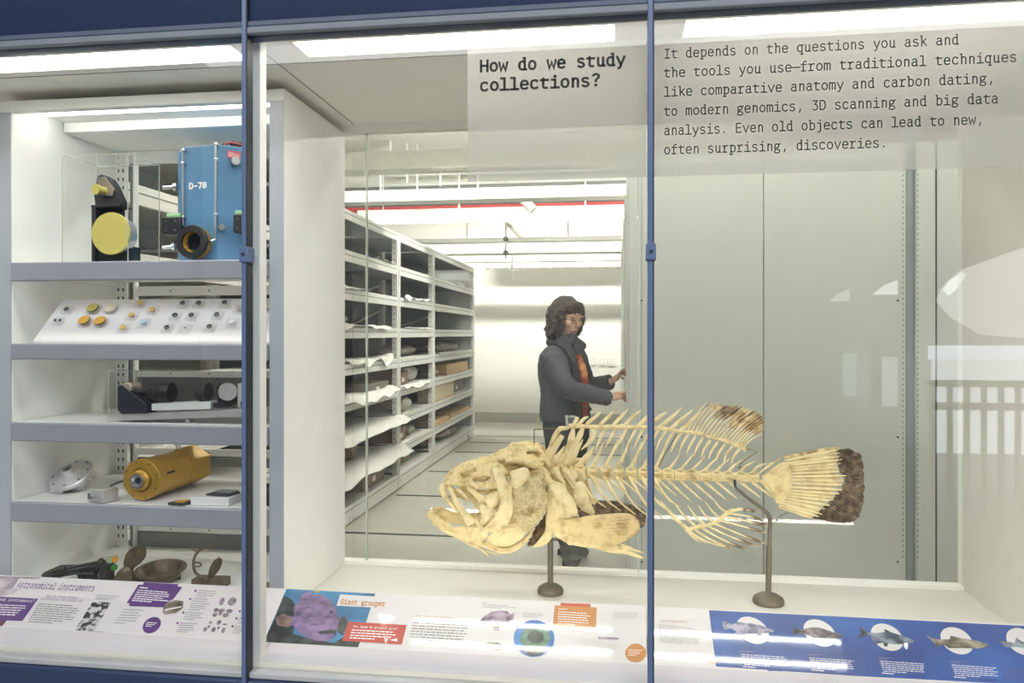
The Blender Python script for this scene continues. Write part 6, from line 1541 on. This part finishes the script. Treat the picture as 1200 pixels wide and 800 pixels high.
# jacket
j = MB()
rings(j, [(661, 403, .085, .11), (661, 409, .105, .16), (660, 416, .125, .205), (660, 428, .138, .208), (660, 445, .135, .195), (661, 462, .128, .182), (662, 478, .138, .188), (662.5, 491, .146, .195)], 32)
j.tube(cr([RS, RS.lerp(RE, .5) + Vector((-.012, 0, 0)), RE, RE.lerp(RW, .5), RW], 3), [.080, .073, .066, .061, .054, .050, .048], 16)
j.tube(cr([LS, LS.lerp(LE, .5), LE, LE.lerp(LWr, .5), LWr], 3), [.080, .070, .062, .056, .050], 16)
jo = j.build('jacket', jacket_m, b_, remesh=.009, smooth_it=2, disp=.014, dscale=.07)
m = MB()
def collar(sg):
    pts = [(654, 404, -.10), (662, 398, -.09), (668, 393.5, -.08)] if False else None
m.plate([Wm(x, y, d) for x, y, d in ((669, 397, -.085), (674, 394.5, -.10), (681, 398, -.11), (686.5, 403, -.11), (686, 408, -.115), (679, 416, -.13), (676, 414, -.14), (673, 408, -.13))], (.3, -1, .1), .010, .006, 3, 3)
m.plate([Wm(x, y, d) for x, y, d in ((652, 402, -.125), (658, 394, -.11), (664, 392, -.11), (668, 400, -.125), (676, 420, -.165), (672, 426, -.175), (664, 412, -.165))], (.1, -1, .1), .010, .008, 3, 3)
m.plate([Wm(x, y, d) for x, y, d in ((671, 412, -.15), (679, 438, -.155), (682, 470, -.15), (683, 489, -.15), (676, 490, -.165), (673, 465, -.165), (670, 435, -.175))], (.4, -1, 0), .008, .006, 3, 3)
m.tube(cr([Wm(661, 403) + FV * .085 * math.cos(a) + RV * .10 * math.sin(a) + UV * (.012 * -math.cos(a)) for a in [i * math.pi / 6 for i in range(13)]], 3), .024, 10)
m.build('collar', jdark, jo)
m = MB().tube([Wm(686, 474, -.10), Wm(689, 482, -.10)], [.012, .02], 8); m.tube([Wm(689, 474, -.09), Wm(692, 481, -.09)], [.006, .012], 8); m.build('tassel', jdark, b_)
MB().ell(Wm(669.5, 465, -.205), .006, .006, .010, 10, 8).build('zip_pull', satin, jo)
# top and scarf
m = MB().tube(cr([Wm(677, 414, -.115), Wm(682, 430, -.125), Wm(685, 450, -.12), Wm(685, 470, -.12), Wm(684, 489, -.12)], 4), [.022, .034, .040, .038, .034], 14, (Vector((.9, -.43, 0)), .55))
m.build('scarf', scarf_m, b_, remesh=.006, smooth_it=1, disp=.012, dscale=.03)
MB().tube(cr([Wm(672, 396, -.06), Wm(668, 402, -.1), Wm(662, 402, -.09), Wm(660, 397, -.03)], 4), .035, 12).build('neckline', jdark, b_)
MB().tube(cr([Wm(684, 412, -.12), Wm(687.5, 418, -.12), Wm(689, 432, -.12)], 4), .004, 6).build('lanyard', jdark, b_)
# trousers
tr = MB(); rings(tr, [(662.5, 485, .128, .175), (663.5, 500, .132, .180), (664.5, 513, .125, .175), (665, 522, .085, .15)], 28)
for a, b, c in ((RHp, RK, RA), (LHp, LK, LA)): tr.tube(cr([a, a.lerp(b, .5), b, b.lerp(c, .35), c.lerp(b, .08)], 3), [.100, .098, .088, .080, .072, .070, .066, .060], 18)
tr.build('trousers', jeans_m, b_, remesh=.009, smooth_it=2, disp=.010, dscale=.06)
t_ = MB().obox(Wm(669, 492.5, -.19), Vector((.032, -.006, 0)), Vector((0, .002, 0)), Vector((-.003, 0, .030))); bo = t_.build('id_badge', mat('badge_white', (.8, .8, .78), .3), b_, bevel=.001)
MB().obox(Wm(669.5, 492.5, -.1935), Vector((.020, -.004, 0)), Vector((0, .0012, 0)), Vector((-.002, 0, .017))).build('badge_photo', mat('badge_grey', srgb(120, 128, 136), .4), bo)
MB().tube([Wm(665, 484, -.19), Wm(667, 488, -.195)], .003, 6).build('badge_clip', darkseal, bo)
# boots
def boot(ank, heel, toe):
    m = MB(); d = (toe - heel).normalized(); z = Vector((0, 0, 1))
    m.tube([ank + z * .05, ank, heel + d * .03 + z * .06], [.058, .056, .050], 16)
    m.tube(cr([heel + d * .015 + z * .052, heel + d * .09 + z * .055, toe - d * .06 + z * .038, toe - d * .015 + z * .022], 4), [.044, .046, .040, .024], 16)
    for p in m.v: p.z = max(p.z, .002)
    o = m.build('boot', boot_m, b_, remesh=.007, smooth_it=2)
    MB().prism([heel + d * a + Vector((-d.y, d.x, 0)) * b for a, b in ((-.01, -.03), (.05, -.032), (.05, .032), (-.01, .03))], (0, 0, .03)).build('heel', jdark, o)
he = Vector((RA.x - .01, RA.y + .045, 0)); boot(RA, he, Vector((Wm(672, 660).x + .01, onZ(672, 667, 0).y, 0)))
hl, tl_ = onZ(657, 648, 0), onZ(691, 653, 0); boot(Vector((hl.x + .04, hl.y - .01, LA.z)), hl, tl_)
# face details
dark = mat('eye_dark', srgb(52, 40, 36), .4); lipm = mat('lip', srgb(180, 104, 98), .5)
m = MB()
for s in (-1, 1): m.tube([H(.0865, s * .046, .004), H(.094, s * .032, .002), H(.094, s * .017, .003)], [.002, .0036, .002], 6)
m.build('eyelid', dark, b_)
m = MB()
for s in (-1, 1): m.tube([H(.085, s * .05, .032), H(.098, s * .032, .036), H(.100, s * .014, .032)], [.001, .0026, .002], 6)
m.build('eyebrow', hair_m, b_)
m = MB().tube(cr([H(.082, -.024, -.068), H(.098, -.008, -.064), H(.098, .008, -.064), H(.082, .024, -.068)], 3), [.002, .0055, .0055, .002], 8); m.build('mouth', lipm, b_)
gm = mat('glasses_rim', srgb(150, 120, 90), .3, metal=.6)
m = MB()
for s in (-1, 1):
    m.tube([H(.110, s * .034 + .024 * math.cos(a), .0 + .020 * math.sin(a)) for a in [i * math.pi / 9 for i in range(19)]], .0016, 6)
    m.tube([H(.110, s * .058, .006), H(.07, s * .078, .008), H(.0, s * .08, .006)], .0016, 6)
m.tube([H(.110, -.01, .004), H(.114, 0, .006), H(.110, .01, .004)], .0016, 6)
m.build('glasses', gm, b_)
# hair
h = MB()
h.ell(H(-.022, 0, .030), .104, .092, .100, 24, 16, hrot)
h.ell(H(.050, 0, .070), .046, .076, .042, 18, 12, hrot)
h.ell(H(.070, .0, .056), .022, .066, .024, 16, 10, hrot)
random.seed(11)
for i in range(34):
    a = R(95 + 170 * i / 33) if i < 26 else R(random.uniform(95, 265))
    f0, s0 = math.cos(a), math.sin(a)
    f0 = math.cos(a) * .085 - .015; s0 = math.sin(a) * .085
    ln = random.uniform(.14, .215) * (1.0 if abs(s0) < .07 else .92)
    w1 = random.uniform(-.018, .018); w2 = random.uniform(-.02, .02)
    p0 = H(f0, s0, .04); o = (HF * f0 + HS * s0); o.z = 0; o.normalize()
    pts = [p0, p0 + Vector((0, 0, -ln * .35)) + o * .012 + RV * w1, p0 + Vector((0, 0, -ln * .7)) + o * .018 - RV * w1, p0 + Vector((0, 0, -ln)) + o * (.022 + abs(w2)) + RV * w2]
    h.tube(cr(pts, 5), [.026, .026, .022, .012], 8)
for s in (-1, 1):
    for f in (-.02, .01, .035):
        p0 = H(f, s * .078, .05); h.tube(cr([p0, p0 + Vector((0, 0, -.06)) + HS * s * .008, p0 + Vector((0, 0, -.12)) - HF * .015, p0 + Vector((0, 0, -.16)) - HF * .03], 4), [.020, .018, .016, .008], 8)
h.build('hair', hair_m, b_, remesh=.006, smooth_it=1, disp=.020, dscale=.022)

# ================================================================== VISITOR HALL (seen only as reflections in the front glass)
def VR(px, py, Yo):
    p = P(px, py, 2 * YF - Yo); return Vector((p.x, Yo, p.z))
plaster = mat('plaster', (.84, .84, .86), .8)
rail_m = mat('rail_pale', srgb(214, 204, 180), .6)
# daylit window wall behind the balcony
daylight = emis('daylight', (.86, .92, 1.0), E_HALLWIN)
a, b = VR(1092, 640, -6.5), VR(1300, 405, -6.5)
o = B(a.x, b.x, -6.52, -6.5, a.z, b.z).build('window_8', daylight, None, smooth=False); struct(o)
a, b = VR(1034, 476, -6.5), VR(1052, 418, -6.5)
struct(B(a.x, b.x, -6.52, -6.5, a.z, b.z).build('window_9', emis('daylight_far', (.86, .92, 1.0), 3.0), None, smooth=False))
# balcony slab and curved plaster mass
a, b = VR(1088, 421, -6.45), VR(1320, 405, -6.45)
struct(B(a.x, b.x, -6.46, -6.44, a.z, b.z).build('window_10', emis('daylight_band', (.80, .88, 1.0), 6.5), smooth=False))  # balcony slab, its glow standing in for daylight on it
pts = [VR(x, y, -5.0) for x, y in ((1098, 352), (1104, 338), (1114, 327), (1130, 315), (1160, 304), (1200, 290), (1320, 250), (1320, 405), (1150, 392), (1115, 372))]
struct(MB().prism(pts, (0, -.03, 0)).build('window_11', emis('daylight_curved', (.97, .98, 1.0), 3.6), smooth=False))  # plaster arch made to glow in place of daylight falling on it
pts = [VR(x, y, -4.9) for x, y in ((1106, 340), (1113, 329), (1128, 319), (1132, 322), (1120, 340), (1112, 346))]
struct(MB().prism(pts, (0, -.03, 0)).build('window_12', emis('daylight_bright', (.97, .98, 1.0), 8.), smooth=False))  # glowing patch put in for the highlight on the arch
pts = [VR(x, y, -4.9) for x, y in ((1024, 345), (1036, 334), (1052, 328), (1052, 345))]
struct(MB().prism(pts, (0, -.03, 0)).build('window_13', emis('daylight_small', (.97, .98, 1.0), 5.), smooth=False))  # small glowing patch beside the arch
t = thing('balustrade', 'pale reflected balustrade in the visitor hall opposite the case', 'railing', VR(1140, 640, -4.0))
for y0, y1 in ((447, 453), (474, 480)):
    a, b = VR(1088, y1, -4.0), VR(1320, y0, -4.0); B(a.x, b.x, -4.05, -4.0, a.z, b.z).build('rail', rail_m, t, bevel=.004)
for x in range(1092, 1320, 20):
    a, b = VR(x, 650, -4.0), VR(x + 5, 450, -4.0); B(a.x, b.x, -4.05, -4.0, a.z, b.z).build('baluster', rail_m, t, bevel=.003)
ld = bpy.data.lights.new('hall_lamp', 'AREA'); ld.shape = 'RECTANGLE'; ld.size = 8; ld.size_y = 3; ld.energy = 60 * E_HALL; ld.color = (.93, .95, 1.0)  # fill light added in the unseen hall to brighten rails, valance and film
lo = bpy.data.objects.new('hall_lamp', ld); COL.objects.link(lo); lo.location = (0, -2.2, 4.1)
